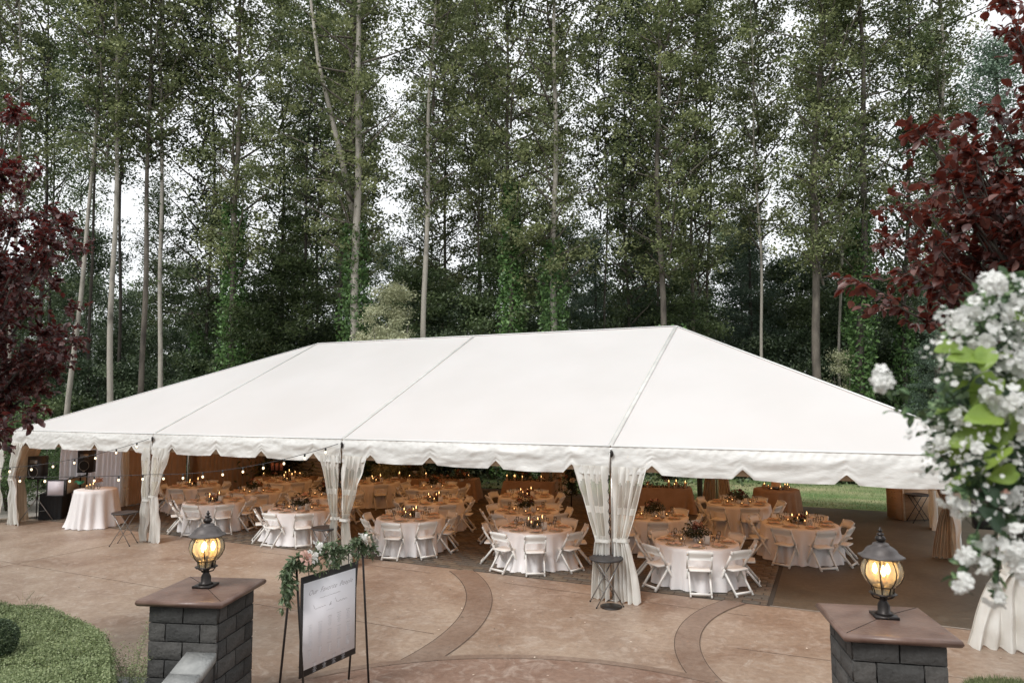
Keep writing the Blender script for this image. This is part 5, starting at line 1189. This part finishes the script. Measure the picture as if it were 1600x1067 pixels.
tips += [(rr_.uniform(1500,1680), rr_.uniform(250,460)) for _ in range(12)]
tr_ = [gd(px, py, rr_.uniform(4.6,6.0)) for px, py in tips for _ in range(2)]
plum_tree(gd(1850,600,5.4), 2.6, tr_, 8, .068, leaf_red, 'tree with glossy dark red leaves reaching in from the right', 33, .09, 3, .22, 12, .15)

# ------------------------------------------------------------------ white flower basket close to the viewer, right
hb = thing('flower_basket', 'post basket overflowing with white flowers and lime leaves at the right edge', 'flower basket', gd(1640,760,1.95))
hb0 = np.array(hb.location)
def rel(px, py, t): return gd(px, py, t)-hb0
mb = MB(); mb.lathe([(.10,-.16),(.17,-.08),(.2,.0),(.19,.0),(.001,-.02)],18); obj('basket', mb, barkdark, hb)
mb = MB()
mb.tube([(0,0,-hb0[2]),(0,0,-.15)], .02, 8); obj('post', mb, darkmetal, hb)
r = np.random.default_rng(77)
def region(n, fn, t0, t1):
    out = []
    while len(out) < n:
        x, y = r.uniform(1370,1720), r.uniform(425,950)
        if fn(x, y): out.append(rel(x, y, r.uniform(t0, t1)))
    return np.array(out)
left = lambda y: np.interp(y, [430,480,520,600,660,720,760,800,860,900,950], [1545,1480,1460,1460,1432,1436,1470,1540,1570,1575,1600])
A = region(2300, lambda x, y: x > left(y)+15 and y < 900, 1.75, 2.15); D = r.normal(size=(len(A),3))+np.array((-.5,-.5,0))
leafy(hb, 'geranium_foliage', A, D, .032, leaf_ger, 5)
A = region(1500, lambda x, y: x > left(y)+40 and y < 870, 2.1, 2.3); leafy(hb, 'inner_foliage', A, r.normal(size=(len(A),3)), .04, leaf_dark, 6)
# trailing stems
for k, (x0, y0, x1, y1) in enumerate(((1560,640,1375,600),(1560,650,1390,640),(1540,790,1490,905),(1570,800,1530,880),(1560,860,1560,930),(1540,740,1500,760))):
    P = [rel(x0+(x1-x0)*t, y0+(y1-y0)*t+10*math.sin(t*3), 1.75) for t in np.linspace(0,1,6)]; spray(hb, P, 26, .03, .018, leaf_ger, 600+k, .8, 'trailing_stem', leaf_ger, .0025)
# lime sweet potato leaves
def big_leaf(p, d, n_, L, m, name='lime_leaf', seed=0):
    q = np.random.default_rng(seed); nt_, nw = 9, 7; P = np.zeros((nt_,nw,3)); d = np.array(d, float); d /= np.linalg.norm(d); n_ = np.array(n_, float); n_ -= (n_@d)*d; n_ /= np.linalg.norm(n_); b = np.cross(n_, d)
    for i, t in enumerate(np.linspace(0,1,nt_)):
        w_ = L*.43*(math.sin(PI*min(1,(t*.9+.1)))**.75)*(1-.35*t)
        for j, s in enumerate(np.linspace(-1,1,nw)): P[i,j] = np.array(p)+d*(L*t-.08*L*abs(s)*(1-t))+b*s*w_+n_*(abs(s)*w_*.3-.18*L*t*t+.03*L*math.sin(t*9+s*3))
    mb = MB(); mb.grid(P); return obj(name, mb, m, hb, True)
fw = -_d
for k, (x, y, dx, dy, L) in enumerate(((1520,560,-1,.3,.115),(1545,590,-1,.1,.125),(1550,620,-1,.25,.11),(1500,690,-.9,.6,.10),(1545,650,-1,-.1,.12),(1530,680,-1,.2,.12),(1560,560,-.7,-.3,.09),(1500,600,-1,0,.08),(1560,700,-.8,.5,.10),(1520,730,-1,.2,.08),(1590,500,-.4,-.5,.08),(1600,600,-.5,.5,.09),(1570,640,-.6,.7,.1),(1490,545,-.9,.5,.1),(1485,640,-1,.4,.09),(1470,700,-.8,-.2,.08),(1530,545,-.5,.8,.09),(1560,670,-1,.6,.11),(1545,720,-.7,.9,.09),(1500,655,-1,-.4,.08),(1575,735,-.8,.3,.09),(1520,620,-.3,1,.1),(1500,750,-.9,.6,.07))):
    big_leaf(rel(x+12, y, 1.70+.03*(k%4)), _r2*dx-_u2*dy+fw*.25+r.normal(size=3)*.3, _u2*.8+fw*.5+r.normal(size=3)*.45, L*.78, leaf_lime, seed=k)
for k in range(16):
    x = r.uniform(1540,1640); y = r.uniform(600,860); big_leaf(rel(x, y, r.uniform(1.68,1.8)), r.normal(size=3)-_r2*.6, _u2+fw+r.normal(size=3)*.4, r.uniform(.05,.08), leaf_ger, 'broad_leaf', 50+k)
def floret(s=1.):
    mb = MB()
    for k in range(5):
        a = k*2*PI/5; P = np.zeros((4,4,3))
        for i, t in enumerate((.05,.4,.8,1.)):
            wd = (.25,.75,.85,.35)[i]*.5
            for j, v in enumerate((-1,-.35,.35,1)): x, y = t*1., v*wd; P[i,j] = (x*math.cos(a)-y*math.sin(a), x*math.sin(a)+y*math.cos(a), .25*t-.12*abs(v)+.1*math.sin(i+j+k))
        mb.grid(P*s)
    return mb
FM = floret(.018).mesh('floret', petalw, True)
def flower_head(px, py, t, rad, n, seed):
    q = np.random.default_rng(seed); mb = MB(); base = floret(.0165); V0 = base.V; F0 = np.concatenate(base.F); V0 = np.concatenate(V0); c = rel(px, py, t)
    for k in range(n):
        d = q.normal(size=3)+fw*.9; d /= np.linalg.norm(d); up = np.array((0,0,1.)) if abs(d[2]) < .9 else np.array((1.,0,0)); a = np.cross(up,d); a /= np.linalg.norm(a); b = np.cross(d,a); R = np.stack([a,b,d],1)@rotz(q.random()*6); s = q.uniform(.8,1.2)
        mb.add((V0*s)@R.T+c+d*rad*np.array((1,1,1))*q.uniform(.75,1.05), F0)
    h = obj('flower_head', mb, petalw, hb, True); m2 = MB(); m2.tube([c+(0,0,0), c+_r2*.05-_u2*.04-fw*.05, c+_r2*.12-_u2*.08-fw*.12], .0018, 4); obj('stalk', m2, leaf_ger, h)
heads = [(1378,597,1.74,.024,9),(1376,582,1.74,.016,4),(1550,445,1.72,.03,12),(1490,505,1.74,.03,11),(1530,525,1.76,.045,18),(1590,465,1.8,.05,20),(1570,560,1.8,.04,16),(1600,520,1.8,.045,18),(1545,610,1.7,.03,10),(1580,625,1.7,.04,16),(1560,640,1.72,.03,12),(1595,655,1.7,.035,12),(1497,908,1.72,.028,9),(1480,780,1.76,.018,6),(1500,795,1.76,.02,7),
 (1508,868,1.74,.018,5),(1532,880,1.72,.022,7),(1590,850,1.7,.05,20),(1605,890,1.7,.045,14),(1535,845,1.74,.022,7),(1552,930,1.72,.024,7),(1500,650,1.74,.02,7),(1470,690,1.76,.016,5),(1462,660,1.76,.014,4),(1520,700,1.7,.022,7),(1575,775,1.76,.03,9),(1520,480,1.76,.025,8),(1560,490,1.76,.03,9),(1600,570,1.76,.035,12)]
for k, (x, y, t, rd, n) in enumerate(heads): flower_head(x, y, t, rd, n, 900+k)
# small bacopa-like blossoms: many tiny ones
mb = MB(); base = floret(.006); V0 = np.concatenate(base.V); F0 = np.concatenate(base.F)
A = region(1100, lambda x, y: x > left(y)-5+18*math.sin(y*.1) and (y > 660 or y < 600) and y < 900, 1.66, 1.8)
for c in A:
    d = r.normal(size=3)+fw*1.2; d /= np.linalg.norm(d); a = np.cross((0,0,1.),d); a /= np.linalg.norm(a); b = np.cross(d,a); mb.add((V0*r.uniform(.7,1.4))@np.stack([a,b,d],1).T+c, F0)
stuff(obj('small_blossoms', mb, petalw, hb, True))
q = link('rose', ROSE['p'], hb, rel(1572,770,1.7)); q.scale = (.22,)*3

for o in list(COL.objects):
    if o.get('kind') is None and o.name.startswith('x'): pass
print('objects', len(COL.objects))
